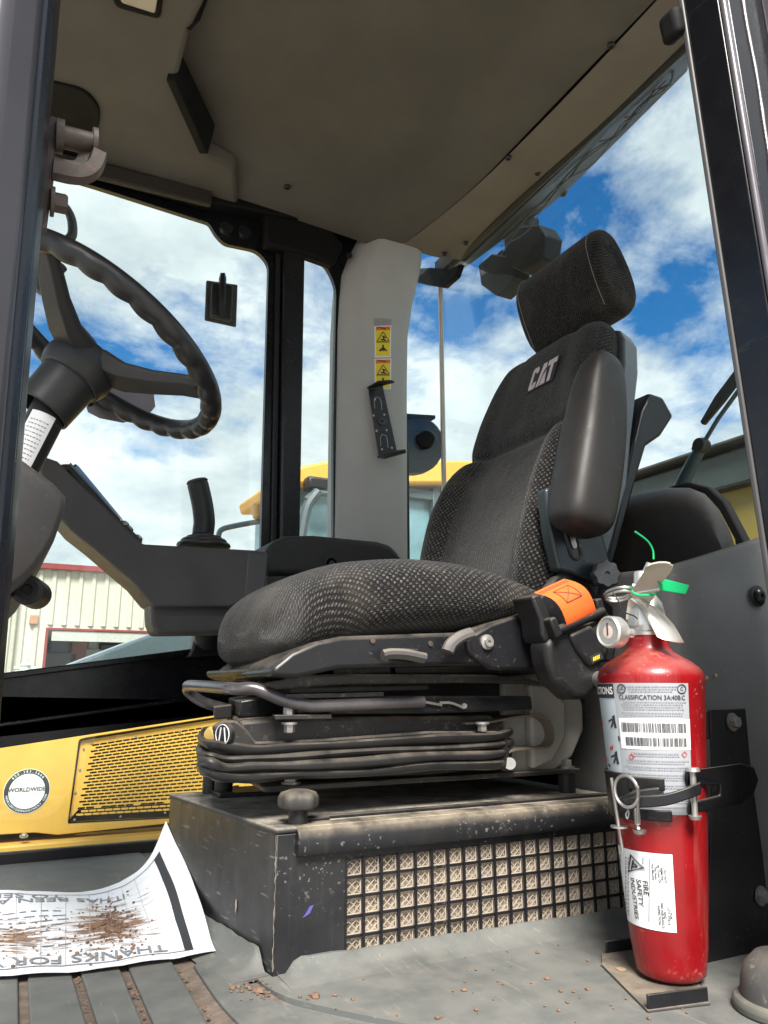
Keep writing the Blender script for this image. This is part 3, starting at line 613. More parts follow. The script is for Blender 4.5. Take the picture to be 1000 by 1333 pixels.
for (v0, v1, pic) in ((424, 465, 0), (467, 507, 1)):
    s = build(G().prism([pface(488, v0, 0.001), pface(509, v0, 0.001), pface(508.5, v1, 0.001), pface(488.5, v1, 0.001)], (0, 0.0008, 0)), 'sticker', WHITE, pl)
    build(G().prism([pface(489.5, v0+6, 0.0016), pface(507.5, v0+6, 0.0016), pface(507, v1-1.5, 0.0016), pface(490, v1-1.5, 0.0016)], (0, 0.0004, 0)), 'yellow_field', YST, s)
    build(G().prism([pface(489.5, v0+1.3, 0.0016), pface(507.5, v0+1.3, 0.0016), pface(507.5, v0+6, 0.0016), pface(489.5, v0+6, 0.0016)], (0, 0.0004, 0)), 'orange_strip', ORS, s)
    tri = G(); vm = v0+8
    T = [pface(498.5, vm, 0.0022), pface(506, vm+12.5, 0.0022), pface(491, vm+12.5, 0.0022)]
    for i in range(3): tri.bar(T[i], T[(i+1) % 3], 0.0022, 0.0004, (0, 1, 0))
    for (a, b, c, d) in ((498, vm+5, 500, vm+11), (495.5, vm+10, 502, vm+11), (499, vm+6, 502, vm+8)):
        tri.bar(pface(a, b, 0.0022), pface(c, d, 0.0022), 0.004, 0.0004, (0, 1, 0))
    tri.bar(pface(489.8, vm+14, 0.0022), pface(507, vm+14, 0.0022), 0.0012, 0.0004, (0, 1, 0))
    for (a, b, c, d) in ((498.5, vm+17, 498.5, vm+20), (496, vm+22, 501, vm+22), (494, vm+25, 498, vm+22), (503, vm+25, 499, vm+22), (498.5, vm+20, 498.5, vm+25)):
        if vm+26 < v1: tri.bar(pface(a, b, 0.0022), pface(c, d, 0.0022), 0.0055, 0.0004, (0, 1, 0))
    build(tri, 'symbol', INK, s)
    vs, fs = letters('WARNING', 0.0075, bold=0.02); cpt = pface(498.5, v0+3.7, 0.0024)
    build(G().add([(cpt.x+v.x, cpt.y, cpt.z+v.y) for v in vs], fs), 'lettering', INK, s)
# ---- black bracket screwed to the pillar
def bq(u, v, y=1.81): return A(u, v, Y=y)
bk = thing('phone_bracket', bq(500, 545, 1.826), 'black steel channel bracket screwed slanting onto the grey pillar cover', 'bracket')
bp_ = [bq(479, 505, 1.822), bq(497, 501, 1.822), bq(516, 588, 1.822), bq(493, 595, 1.822)]
build(G().prism(bp_, (0, -0.006, 0)), 'back_plate', BLACK, bk, 0.002)
build(G().prism([bq(477, 504, 1.80), bq(497, 500, 1.80), bq(514, 496, 1.74), bq(508, 494, 1.74), bq(492, 496, 1.78)], (0, 0, -0.006)), 'top_flange', BLACK, bk, 0.002)
build(G().prism([bq(491, 596, 1.80), bq(515, 589, 1.80), bq(528, 587, 1.74), bq(529, 590, 1.74), bq(500, 598, 1.76)], (0, 0, 0.006)), 'bottom_flange', BLACK, bk, 0.002)
gs = G()
for u, v in ((488, 520), (486, 541), (500, 540), (490, 561), (503, 560), (497, 585), (510, 583)): gs.lathe([(0.0032, 0), (0.0032, 0.002), (0, 0.0025)], bq(u, v, 1.8165), (0, -1, 0), 10)
build(gs, 'stud', ZINC, bk)
build(G().lathe([(0.011, 0), (0.011, 0.003), (0.007, 0.006), (0.004, 0.006), (0.003, 0.002), (0, 0.002)], bq(496.5, 549, 1.816), (0, -1, 0), 18), 'screw', PLAST, bk)
gs = G()
for (c, r) in (((493, 525), 0.0), ((501, 574), 0.0)):
    p = bq(*c, 1.816); gs.tube([p+V((-0.012, 0, -0.018)), p+V((-0.014, 0, 0.008)), p+V((-0.008, 0, 0.018)), p+V((0.004, 0, 0.016)), p+V((0.008, 0, 0.004)), p+V((0.010, 0, -0.018))], 0.0012, 6)
build(gs, 'slot_edge', ZINC, bk)
# ---- rear glass, seal, quarter pane
rw = thing('rear_window', (RX, 1.2, 0.6), 'large frameless rear window glass behind the seat with dark top rail', 'window')
build(G().bx(RX, RX+0.006, 0.3, 1.93, 0.45, 1.70), 'glass', REARG, rw)
build(G().bx(1.05, RX-0.004, 1.932, 1.938, 0.45, 1.70), 'corner_glass', TEALG, rw)
SEAM = mat('seam_sealant', (0.55, 0.47, 0.42), 0.4)
build(G().bx(RX-0.006, RX+0.008, 1.9301, 1.941, 0.5, 1.655), 'seam', SEAM, rw, 0.003)
build(G().prism([(RX-0.012, 0.3, 1.683), (RX-0.012, 1.95, 1.652), (RX-0.012, 1.95, 1.71), (RX-0.012, 0.3, 1.72)], (0.024, 0, 0)), 'top_rail', PLASTB, rw, 0.004)
pq = [A(u, v, X=RX-0.015) for u, v in ((538, 352), (566, 350), (592, 352), (606, 345), (600, 362), (584, 376), (560, 372), (536, 366))]
build(G().prism(pq, (-0.02, 0, 0)), 'corner_clamp', MATT, rw, 0.004)
# ---- roof skirt beyond the glass, wiring
rs = thing('roof_skirt', (1.3, 1.4, 1.6), 'dark roof overhang with loose wiring above the rear window', 'roof overhang')
SKIRT = mat('skirt_blue_black', (0.008, 0.012, 0.018), 0.5, var=0.3, spec=0.2)
k = [A(574, 372, X=1.225), A(900, 58, X=1.225), A(896, 92, X=1.42), A(835, 148, X=1.42), (A(780, 205, X=1.42)), A(735, 252, X=1.42), A(715, 268, X=1.42), A(660, 300, X=1.42), A(600, 345, X=1.42)]
build(G().prism(k, (0, 0, 0.04)), 'overhang', SKIRT, rs, 0.006)
gw = G(); WIRE = mat('wire_grey', (0.10, 0.12, 0.13), 0.5)
for s in range(5):
    pth = []
    for i in range(8):
        t = i/7; u = 650+t*215+random.uniform(-7, 7); v = 318-t*215+random.uniform(-12, 12)
        pth.append(A(u, v, X=1.30)+V((0, 0, -0.01)))
    gw.tube(smooth_path(pth, 4), 0.0016, 6)
gw.tube(smooth_path([A(u, v, X=1.30) for u, v in ((862, 70), (876, 92), (872, 110), (858, 116))], 4), 0.004, 6)
build(gw, 'wiring', WIRE, rs)
gw = G()
for u, v in ((733, 246), (815, 157)): gw.lathe([(0.012, 0), (0.014, 0.012), (0.008, 0.022), (0, 0.024)], A(u, v, X=1.415), (0, 0, -1), 14)
build(gw, 'grommet', BLACK, rs)
LAMP = mat('lamp_body', (0.004, 0.006, 0.009), 0.6, var=0.2, spec=0.15)
for i, pg in enumerate(([(655, 303), (672, 294), (702, 292), (711, 306), (706, 336), (680, 355), (658, 345)], [(622, 345), (640, 330), (662, 333), (669, 350), (668, 364), (645, 385), (626, 371)])):
    P3 = [A(u, v, X=1.46) for u, v in pg]; c = sum(P3, V((0, 0, 0)))/len(P3)
    t = thing('work_lamp', c, ('upper right work lamp with octagonal housing hanging outside the rear glass', 'lower left work lamp with octagonal housing hanging outside the rear glass')[i], 'work lamp', 'work lamps outside the rear glass')
    build(G().prism(P3, (0.07, 0, 0)), 'housing', LAMP, t, 0.006)
    P4 = [c+(p-c)*0.86+V((0.071, 0, 0)) for p in P3]; build(G().prism(P4, (0.006, 0, 0)), 'lens', mat('lamp_glass', (0.4, 0.42, 0.45), 0.15), t)
    top = max(P3, key=lambda p: p.z); build(G().bx(c.x+0.01, c.x+0.05, c.y-0.02, c.y+0.02, top.z-0.01, 1.76), 'bracket', LAMP, t)
# ---- rear wiper outside the glass
wpth = [A(u, v, X=RX+0.05) for u, v in ((884, 640), (900, 606), (914, 580))]
wi = thing('rear_wiper', wpth[0], 'rear wiper with black blade and steel-blue arm leaning outside the rear glass', 'wiper')
ARM = mat('wiper_arm', (0.035, 0.06, 0.075), 0.45)
build(G().tube(wpth, 0.0125, 10, rf=lambda i, a: (0.015, 0.0135, 0.011)[i]), 'arm', ARM, wi)
build(G().lathe([(0.0, -0.01), (0.014, -0.01), (0.017, 0), (0.014, 0.012), (0, 0.012)], wpth[2], (-1, 0, 0), 18).cyl(wpth[2], A(903, 585, X=RX+0.05), 0.006), 'pivot', PLASTB, wi)
build(G().tube([wpth[2], A(935, 545, X=RX+0.05), A(975, 490, X=RX+0.05)], 0.0045, 8), 'rod', ARM, wi)
bl = [A(u, v, X=RX+0.04) for u, v in ((911, 549), (914, 553), (940, 522), (985, 462), (976, 455), (930, 516))]
build(G().prism(bl, (0.012, 0, 0)), 'blade', PLASTB, wi, 0.002)
# ---- round black latch outside the quarter pane
def lq(u, v): return A(u, v, Y=1.965)
CATCH = mat('catch_black', (0.005, 0.005, 0.006), 0.6, spec=0.2)
lt = thing('window_catch', lq(540, 580), 'round black plastic catch with stepped knob behind the grey pillar', 'catch')
arc = [lq(515, 545), lq(548, 543)]+[lq(548+31*math.sin(t), 579-36*math.cos(t)) for t in [rad(20+14*i) for i in range(11)]]+[lq(548, 615), lq(515, 615)]
build(G().prism(arc, (0, 0.05, 0)), 'housing', CATCH, lt, 0.008)
build(G().prism([lq(510, 541), lq(561, 544), lq(561, 549), lq(510, 549)], (0, -0.03, 0)), 'top_lip', CATCH, lt, 0.003)
p = lq(550, 578); build(G().lathe([(0.052, 0), (0.052, 0.006), (0.046, 0.012), (0.03, 0.014), (0.026, 0.028), (0.026, 0.05), (0.0, 0.054)], p, (-0.3, -1, 0), 28), 'knob', CATCH, lt)
# ---- door posts
POSTL = mat('door_post_lilac', (0.032, 0.030, 0.037), 0.42, var=0.12, vscale=10, streak=0.2, spotcol=(0.055, 0.05, 0.06), spots=0.2, coat=0.2)
lpz0, lpz1 = -0.3, 1.75
dp = thing('door_post', (-0.05, 0.46, 0), 'greyish lilac door post with dark rubber seal at the left edge', 'door post')
def lpx(v, y=0.47): return A(55-0.090*v, v, Y=y).x
xt, xb = lpx(0), lpx(620); zt_, zb2 = A(55, 0, Y=0.47).z, A(0, 620, Y=0.47).z
def xat(z): return xb+(xt-xb)*(z-zb2)/(zt_-zb2)
build(G().loft([[(xat(z)-0.16, 0.40, z), (xat(z)-0.016, 0.40, z), (xat(z), 0.416, z), (xat(z), 0.47, z), (xat(z)-0.16, 0.47, z)] for z in (lpz0, lpz1)]), 'post', POSTL, dp, 0.004)
BLUES = mat('seal_blue_black', (0.012, 0.016, 0.026), 0.3)
build(G().loft([[(xat(z)-0.05, 0.4705, z), (xat(z)+0.003, 0.4705, z), (xat(z)+0.008, 0.48, z), (xat(z)+0.004, 0.50, z), (xat(z)-0.05, 0.50, z)] for z in (lpz0, lpz1)]), 'seal', BLUES, dp, 0.002)
build(G().loft([[(xat(z)-0.05, 0.5005, z), (xat(z)+0.008, 0.5005, z), (xat(z)+0.012, 0.52, z), (xat(z)+0.012, 0.54, z), (xat(z)-0.05, 0.54, z)] for z in (lpz0, lpz1)]), 'inner_post', BLACK, dp, 0.002)
# striker on the left post
LY = 0.56
def s3(u, v, y=LY): return A(u, v, Y=y)
stn = thing('door_striker', s3(65, 220), 'rusty steel door striker bolted to the left door post', 'striker')
pl_ = [s3(61, 152), s3(66, 148), s3(75, 152), s3(74, 168), s3(70, 235), s3(66, 262), s3(61, 297), s3(50, 296), s3(53, 255), s3(57, 200)]
build(G().prism(pl_, (0, 0.012, 0)), 'plate', RUST, stn, 0.002)
a, b = s3(73, 176), s3(126, 189); ax = (b-a).normalized()
L_ = (b-a).length
build(G().lathe([(0.0125, 0), (0.0125, L_*0.18), (0.0085, L_*0.18), (0.0085, L_*0.88), (0.0125, L_*0.88), (0.0125, L_), (0.001, L_)], a, ax, 24), 'pin', RUST, stn, ang=30)
build(G().tube(smooth_path([s3(69, 219), s3(90, 224), s3(106, 224), s3(116, 216), s3(121, 202)], 5), 0.009, 8, rf=lambda i, t: 0.0095*abs(math.cos(t))+0.0035), 'guard', RUST, stn)
build(G().hexbolt(s3(66, 262), ax, 0.0075, 0.010), 'bolt', RUST, stn)
# right door post : stepped section, leaning
rp = thing('door_frame', (0.7, 0.5, 0), 'glossy black door frame post with weld bead at the right edge', 'door frame')
e0, e1 = A(884, 0, Y=0.55), A(988, 690, Y=0.55)
def ex(z): return e1.x+(e0.x-e1.x)*(z-e1.z)/(e0.z-e1.z)
def strip(name, m, prof, bev=0.002):
    return build(G().loft([[(ex(z)+dx, 0.5+dy, z) for dx, dy in prof] for z in (-0.4, 1.75)]), name, m, rp, bev)
GRE = mat('grey_edge', (0.07, 0.068, 0.07), 0.5)
strip('edge_seal', GRE, [(-0.0015, 0.044), (0.01, 0.044), (0.01, 0.051), (-0.0015, 0.051)])
strip('inner_face', BLACKG, [(0.0, -0.002), (0.02, -0.002), (0.02, 0.0435), (0.0, 0.0435)])
strip('bright_lip', mat('lip_highlight', (0.13, 0.12, 0.135), 0.3, 0.2), [(0.0, -0.010), (0.008, -0.010), (0.008, -0.0025), (0.0, -0.0025)], 0.003)  # paler grey paints in the highlight along this lip
strip('channel', BLACKG, [(0.0205, -0.002), (0.085, -0.004), (0.085, 0.05), (0.0205, 0.05)])
strip('outer_lip', mat('lip_highlight', (0.13, 0.12, 0.135), 0.3, 0.2), [(0.0855, -0.018), (0.096, -0.02), (0.096, 0.0), (0.0855, 0.0)], 0.004)  # shares the painted highlight grey
strip('outer_skin', BLACKG, [(0.0965, -0.012), (0.30, -0.012), (0.30, 0.03), (0.0965, 0.03)])
WELD = mat('weld_bead', (0.20, 0.19, 0.2), 0.35, 0.4, bump=0.5, bscale=300)
pth = [(ex(z)+0.048+0.0012*math.sin(z*37), 0.4965, z) for z in [i*0.02 for i in range(-5, 80)]]
random.seed(4); rr_ = [0.0016+(0.0028 if math.sin(i*0.9)+math.sin(i*0.37+1) > 1.1 else 0.0008*random.random()) for i in range(len(pth))]
build(G().tube(pth, 0.002, 7, rf=lambda i, a: rr_[i]), 'weld_bead', WELD, rp)
p = A(876, 34, Y=0.56); o = build(G().obox(p, (0.010, 0, 0.004), (0, 0.015, 0), (-0.003, 0, 0.02)), 'door_buffer', MATT, None, 0.008, 3, loc=p); tag(o, 'small black rubber door buffer beside the top of the right post', 'buffer')
# mount beneath console, wiper hose loop outside left
p = A(268, 820, Y=1.86); 
build(G().prism([A(262, 790, Y=1.86), A(296, 790, Y=1.86), A(298, 852, Y=1.86), A(244, 856, Y=1.86), A(250, 845, Y=1.86)], (0, 0.038, 0)), 'console_mount', BLACK, wall, 0.006)
build(G().lathe([(0.035, 0), (0.035, 0.02), (0.02, 0.03), (0, 0.03)], A(270, 828, Y=1.858), (0, -1, 0), 20), 'mount_boss', PLASTB, wall)
# ================================================================ SEAT BOX
BYF = 0.964; ZT = 0.168
box = thing('seat_box', (0.62, 1.16, 0), 'scuffed black steel box under the seat with a wire grille over pleated filter', 'seat base')
P = lambda x, y, z: V((x, y, z))
gx0, gx1, gz0, gz1 = 0.441, 0.927, 0.012, 0.128
bl_ = (0.300, 1.36); xr_ = 0.945
BOXTOP = mat('box_top_dust', (0.03, 0.03, 0.03), 0.6, var=0.3, dust=1.0, dustcol=(0.36, 0.32, 0.265), spots=0.3, spotcol=(0.2, 0.17, 0.13))
# front sheet with the grille opening, the other sides as plates
FB = lambda v: V((v.x, BYF+0.003+v.z, v.y))
build(plate([(0.346, 0.0), (xr_, 0.0), (xr_, ZT-0.004), (0.346, ZT-0.004)], [[(gx0, gz0), (gx1, gz0), (gx1, gz1), (gx0, gz1)]], 0.006, FB), 'front_sheet', BLACKM, box, 0.0015, weld=True)
build(G().prism([(0.346, BYF+0.0005, 0), (bl_[0], bl_[1], 0), (bl_[0], bl_[1], ZT), (0.346, BYF+0.0005, ZT)], (0.006, 0.0, 0)), 'side_sheet', BLACKM, box, 0.002)
build(G().prism([(0.344, BYF-0.002, ZT-0.003), (xr_, BYF-0.002, ZT-0.003), (xr_, bl_[1], ZT-0.003), (bl_[0]-0.002, bl_[1], ZT-0.003)], (0, 0, 0.007)), 'top_sheet', BOXTOP, box, 0.003, 3)
build(G().bx(xr_-0.006, xr_, BYF+0.007, 1.36, 0, ZT-0.004).bx(0.31, xr_-0.007, 1.354, 1.36, 0, ZT-0.004), 'rear_sheet', BLACKM, box)
# rolled lid lip
lipx0 = A(388, 1085, Y=0.955).x
rg = []
for x in (lipx0, lipx0+0.004, xr_-0.01, xr_): 
    rg.append([(x, 0.99, ZT+0.0045), (x, 0.966, ZT+0.0045), (x, 0.955, ZT), (x, 0.9505, ZT-0.009), (x, 0.9505, ZT-0.022), (x, 0.954, ZT-0.03), (x, 0.9625, ZT-0.031), (x, 0.9625, ZT-0.005), (x, 0.99, ZT-0.002)])
build(G().loft(rg), 'lid_lip', BLACKM, box, 0.0015, ang=60)
build(G().bx(0.40, xr_, 1.0, 1.012, ZT+0.0045, ZT+0.0085).bx(0.392, 0.43, 0.992, 1.02, ZT+0.0042, ZT+0.008), 'lid_strip', PLASTB, box, 0.001)
# grille bars, one by one
vb = plain_mesh(G().bx(-0.0018, 0.0018, -0.0012, 0.0012, 0, gz1-gz0), 'grille_bar', BLACK)
nc = 19
for i in range(nc+1): share(vb, (gx0+(gx1-gx0)*i/nc, BYF+0.001, gz0), box, 'grille_bar')
hb = plain_mesh(G().bx(0, gx1-gx0, -0.0012, 0.0012, -0.0018, 0.0018), 'grille_bar', BLACK)
rh_ = (gz1-gz0)/5
for j in range(6): share(hb, (gx0, BYF+0.0045, gz0+rh_*j), box, 'grille_bar')
# pleated filter paper and its diamond mesh
PLEAT = mat('filter_paper', (0.47, 0.395, 0.315), 0.85, var=0.25, vscale=14, bump=0.2, bscale=500, spots=0.25, spotcol=(0.30, 0.24, 0.18), spotscale=80)
npl = 97; zig = []
for i in range(npl*2+1):
    x = gx0-0.01+(gx1-gx0+0.02)*i/(npl*2); zig.append((x+random.uniform(-0.0006, 0.0006), BYF+0.0085+(0.009 if i % 2 else 0.0)+random.uniform(0, 0.0012)))
gp = G(); vs = []; 
for x, y in zig: vs += [(x, y, 0.004), (x+random.uniform(-0.001, 0.001), y, gz1+0.008)]
gp.add(vs, [(2*i, 2*i+2, 2*i+3, 2*i+1) for i in range(len(zig)-1)])
flt = thing('air_filter', (0.67, BYF+0.014, 0.0), 'tan pleated paper air filter behind the seat box grille', 'filter')
tag(build(gp, 'pleat', PLEAT, flt, ang=10, flip=False), kind='stuff')
gd = G(); cw = (gx1-gx0)/nc; MESHW = mat('mesh_wire', (0.44, 0.38, 0.31), 0.6, 0.0, dust=0.2)
for i in range(nc):
    for j in range(5):
        x0 = gx0+cw*i+0.002; x1 = x0+cw-0.004; z0 = gz0+rh_*j+0.002; z1 = z0+rh_-0.004; xm = (x0+x1)/2; zm = (z0+z1)/2; y = BYF+0.0072
        jit = random.uniform(-0.0022, 0.0022); zm += random.uniform(-0.002, 0.002)
        for a, b in (((x0, z0), (xm+jit, zm)), ((x1, z0), (xm+jit, zm)), ((x0, z1), (xm+jit, zm)), ((x1, z1), (xm+jit, zm)), ((xm, z1), (x0, zm)), ((xm, z1), (x1, zm)), ((xm, z0), (x0, zm)), ((xm, z0), (x1, zm))):
            gd.bar((a[0], y, a[1]), (b[0], y, b[1]), 0.0006, 0.0008, (0, 1, 0))
        gd.bar((x0, y, z0), (x0, y, z1), 0.0012, 0.001, (0, 1, 0)).bar((x1, y, z0), (x1, y, z1), 0.0012, 0.001, (0, 1, 0)).bar((x0, y, z0), (x1, y, z0), 0.0012, 0.001, (0, 1, 0))
tag(build(gd, 'wire_mesh', MESHW, flt, flat=True), kind='stuff')
# thumb knob
kp = A(388, 1070, Y=0.985)
build(G().lathe([(0.0125, 0), (0.0125, 0.024)], (kp.x, 0.985, ZT+0.002), (0, 0, 1), 18), 'knob_stem', PLASTB, box)
prof = [(0.0, 0.046), (0.012, 0.0455), (0.021, 0.042), (0.0245, 0.036), (0.0245, 0.026), (0.022, 0.023), (0.0, 0.023)]
gk = G(); n = 60; rings = [[(kp.x+max(r, 1e-4)*(1+(0.13*math.cos(5*2*math.pi*q/n) if r > 0.02 else 0))*math.cos(2*math.pi*q/n), 0.985+max(r, 1e-4)*(1+(0.13*math.cos(5*2*math.pi*q/n) if r > 0.02 else 0))*math.sin(2*math.pi*q/n), ZT+h) for q in range(n)] for r, h in prof]
build(gk.loft(rings), 'knob', mat('knob_grey', (0.035, 0.033, 0.032), 0.6, dust=0.5), box, ang=50)
# scuffs
SCUF = flat_mat('purple_mark', (0.09, 0.08, 0.30)); p = A(400, 1185, Y=BYF)
build(G().prism([(p.x-0.006, BYF-0.0012, p.z-0.008), (p.x+0.003, BYF-0.0012, p.z-0.004), (p.x+0.008, BYF-0.0012, p.z+0.005), (p.x+0.003, BYF-0.0012, p.z+0.004), (p.x-0.001, BYF-0.0012, p.z-0.002)], (0, 0.001, 0)), 'paint_mark', SCUF, box)
BARE = mat('worn_edge', (0.30, 0.27, 0.24), 0.45, 0.5, var=0.3, vscale=80)
random.seed(11)
pe = [(0.3455+random.uniform(-0.0006, 0.0006), BYF-0.0012+random.uniform(-0.0004, 0.0004), z*0.004) for z in range(3, 42)]
build(G().tube(pe, 0.001, 5, rf=lambda i, a: 0.0004+0.0009*max(0, math.sin(i*0.9)*math.sin(i*0.43+1)+0.2)), 'worn_edge', BARE, box)
CAUL = mat('dried_mud', (0.33, 0.27, 0.21), 0.9, var=0.2)
def blob(c, rx, ry, rz, n=9):
    g = G(); rings = []
    for j in range(1, 6):
        t = math.pi*j/6; rings.append([(c[0]+rx*math.sin(t)*math.cos(2*math.pi*k/n)*random.uniform(0.7, 1.2), c[1]+ry*math.sin(t)*math.sin(2*math.pi*k/n)*random.uniform(0.7, 1.2), c[2]+rz*math.cos(t)*random.uniform(0.8, 1.1)) for k in range(n)])
    return g.loft(rings)
for (u, v, a, b) in ((308, 1180, 0.002, 0.009),):
    d = ray(u, v); 
    # on the slanted side sheet
    t_ = (0.346*1.0-CP.x+0.046*(BYF)/0.396)/(d.x+0.046/0.396*d.y); q = CP+d*t_
    build(blob((q.x-0.001, q.y, q.z), 0.0009, 0.003, b), 'mud_patch', CAUL, box)
# mat skirt turned up against the box
sk = []
Lp = A(0, 0, Z=0) if False else None
def skirt(x0, y0, x1, y1, h0, h1, nx, ny, name='mat_skirt', n=24, notch=None):
    top = []; g = G(); vs = []
    for i in range(n+1):
        t = i/n; x = x0+(x1-x0)*t; y = y0+(y1-y0)*t; h = h0+(h1-h0)*t+0.0005*math.sin(i*1.1)+0.0008*math.sin(i*0.37)
        if notch: h = max(0.0, h*notch(t))
        pr_ = [(0.055, 0.0045), (0.042, 0.0072), (0.028, 0.0095), (0.014, 0.0135), (0.006, h), (0.0005, h), (0.0005, 0.0045)]
        if h < 0.013: pr_ = [(0.055, 0.0045), (0.042, 0.0068), (0.028, 0.0072), (0.014, 0.0074), (0.006, 0.0078), (0.0005, 0.0078), (0.0005, 0.0045)]
        vs.append([(x+nx*d, y+ny*d, z) for d, z in pr_])
    return build(g.loft(vs), name, RUBBER, floor, ang=50)
nz_ = lambda t: 0.0 if t < 0.022 else (0.55+0.45*min(1, (t-0.022)/0.02))
skirt(0.352, BYF, 0.945, BYF, 0.024, 0.017, 0, -1, notch=nz_, n=60)
nz2 = lambda t: 0.0 if t > 0.965 else (0.6+0.4*math.sin(t*50) if t > 0.93 else 1.0)
skirt(0.302, 1.34, 0.344, BYF+0.005, 0.026, 0.030, -0.993, -0.115, notch=nz2, n=60)

# ================================================================ SEAT
SY = 1.19
seat = thing('operator_seat', (0.6, SY, ZT), 'black fabric suspension seat with headrest and raised armrest', 'seat')
def interp(tab, x):
    if x <= tab[0][0]: return tab[0][1:]
    for a, b in zip(tab, tab[1:]):
        if x <= b[0]:
            t = (x-a[0])/(b[0]-a[0]); return [p+(q-p)*t for p, q in zip(a[1:], b[1:])]
    return tab[-1][1:]
def sgp(v, p): return math.copysign(abs(v)**p, v)
# cushion: x, half width, z bottom, z top
ct = [(0.357, 0.10, 0.402, 0.428), (0.364, 0.165, 0.384, 0.458), (0.382, 0.212, 0.374, 0.490), (0.41, 0.234, 0.378, 0.512), (0.46, 0.242, 0.392, 0.532), (0.54, 0.245, 0.410, 0.545), (0.63, 0.245, 0.417, 0.545), (0.70, 0.243, 0.430, 0.532), (0.76, 0.238, 0.448, 0.510), (0.80, 0.22, 0.455, 0.490), (0.815, 0.18, 0.46, 0.475)]
rings = []; n = 28
for x in [ct[0][0], 0.360]+[0.364+0.009*i for i in range(4)]+[0.40+0.03*i for i in range(13)]+[0.785, 0.80, 0.81, 0.815]:
    w, zb, zt = interp(ct, x); zm, h = (zb+zt)/2, (zt-zb)/2; rg = []
    for k in range(n):
        t = 2*math.pi*k/n; c, s_ = math.cos(t), math.sin(t)
        yy = SY+w*sgp(c, 0.62); z = zm+h*sgp(s_, 0.72)
        if s_ > 0: z -= 0.018*(1-min(1, abs(yy-SY)/(w*0.75)))*min(1, max(0, (x-0.45)/0.1))
        rg.append((x, yy, z))
    rings.append(rg)
cush = build(G().loft(rings), 'cushion', FAB, seat, sub=1)
# backrest
SYB = 1.165; O = V((0.818, SYB, 0.47)); TH = rad(20); UP = V((math.sin(TH), 0, math.cos(TH))); FN = V((-math.cos(TH), 0, math.sin(TH)))
def sp3(y, s, d): return O+V((0, y*0.885, 0))+UP*s+FN*d
bt = [(-0.03, 0.19, 0.02, 0.04), (0.02, 0.225, 0.05, 0.075), (0.10, 0.240, 0.056, 0.098), (0.20, 0.247, 0.054, 0.105), (0.29, 0.238, 0.048, 0.092), (0.335, 0.226, 0.042, 0.070), (0.352, 0.22, 0.030, 0.045), (0.372, 0.219, 0.046, 0.058), (0.44, 0.207, 0.056, 0.064), (0.52, 0.190, 0.056, 0.060), (0.575, 0.172, 0.048, 0.05), (0.605, 0.155, 0.032, 0.03), (0.618, 0.135, 0.010, 0.008)]
ty = [-1, -0.97, -0.88, -0.72, -0.58, -0.42, -0.2, 0, 0.2, 0.42, 0.58, 0.72, 0.88, 0.97, 1]
rings = []
for s in [-0.03, -0.01, 0.02, 0.06, 0.1, 0.15, 0.2, 0.25, 0.29, 0.32, 0.338, 0.348, 0.354, 0.362, 0.375, 0.40, 0.44, 0.48, 0.52, 0.55, 0.575, 0.595, 0.61, 0.618]:
    w, fc, fb = interp(bt, s); rg = []
    for t in ty:
        a = abs(t); d = fc+(fb-fc)*max(0, min(1, (a-0.5)/0.22)) if a < 0.88 else (fb*0.9 if a < 0.93 else (fb*0.55 if a < 0.99 else 0.0))
        if 0.5 < a < 0.62: d -= 0.008
        rg.append(sp3(w*t, s, d))
    rg += [sp3(w*0.98, s, -0.03), sp3(w*0.7, s, -0.05), sp3(0, s, -0.052), sp3(-w*0.7, s, -0.05), sp3(-w*0.98, s, -0.03)]
    rings.append(rg)
back = build(G().loft(rings), 'backrest', [FAB, FABC], seat, sub=1)
nr = len(rings[0])
for i, pol in enumerate(back.data.polygons):
    k = i % nr
    if i < (len(rings)-1)*nr and 4 <= k < 10: pol.material_index = 1
    if i < (len(rings)-1)*nr and i//nr >= 13 and 1 <= k < 13: pol.material_index = 1
STI2 = mat('seam_cord', (0.012, 0.012, 0.0125), 0.8)
# shell behind
SHELL = mat('shell_grey', (0.13, 0.15, 0.17), 0.4, var=0.1, dust=0.15)
rings = []
for s, w in ((-0.05, 0.19), (0.05, 0.225), (0.25, 0.24), (0.35, 0.222), (0.50, 0.20), (0.57, 0.178), (0.60, 0.155), (0.612, 0.13)):
    rings.append([sp3(-w-0.006, s, -0.022), sp3(-w*0.5, s, -0.035), sp3(w*0.5, s, -0.035), sp3(w+0.006, s, -0.022), sp3(w+0.004, s, -0.06), sp3(w*0.7, s, -0.085), sp3(-w*0.7, s, -0.085), sp3(-w-0.004, s, -0.06)])
build(G().loft(rings), 'back_shell', SHELL, seat, 0.004)
# document pouch on the back
ga = G(); POUCH = mat('pouch_vinyl', (0.012, 0.012, 0.013), 0.35, var=0.2)
pts = [sp3(-0.19, s, d) for s, d in ((0.10, -0.09), (0.30, -0.092), (0.44, -0.093), (0.49, -0.105), (0.50, -0.14), (0.475, -0.175), (0.42, -0.155), (0.38, -0.125), (0.30, -0.118), (0.10, -0.108))]
build(ga.prism(pts, (0, 0.38, 0)), 'document_pouch', POUCH, seat, 0.006)
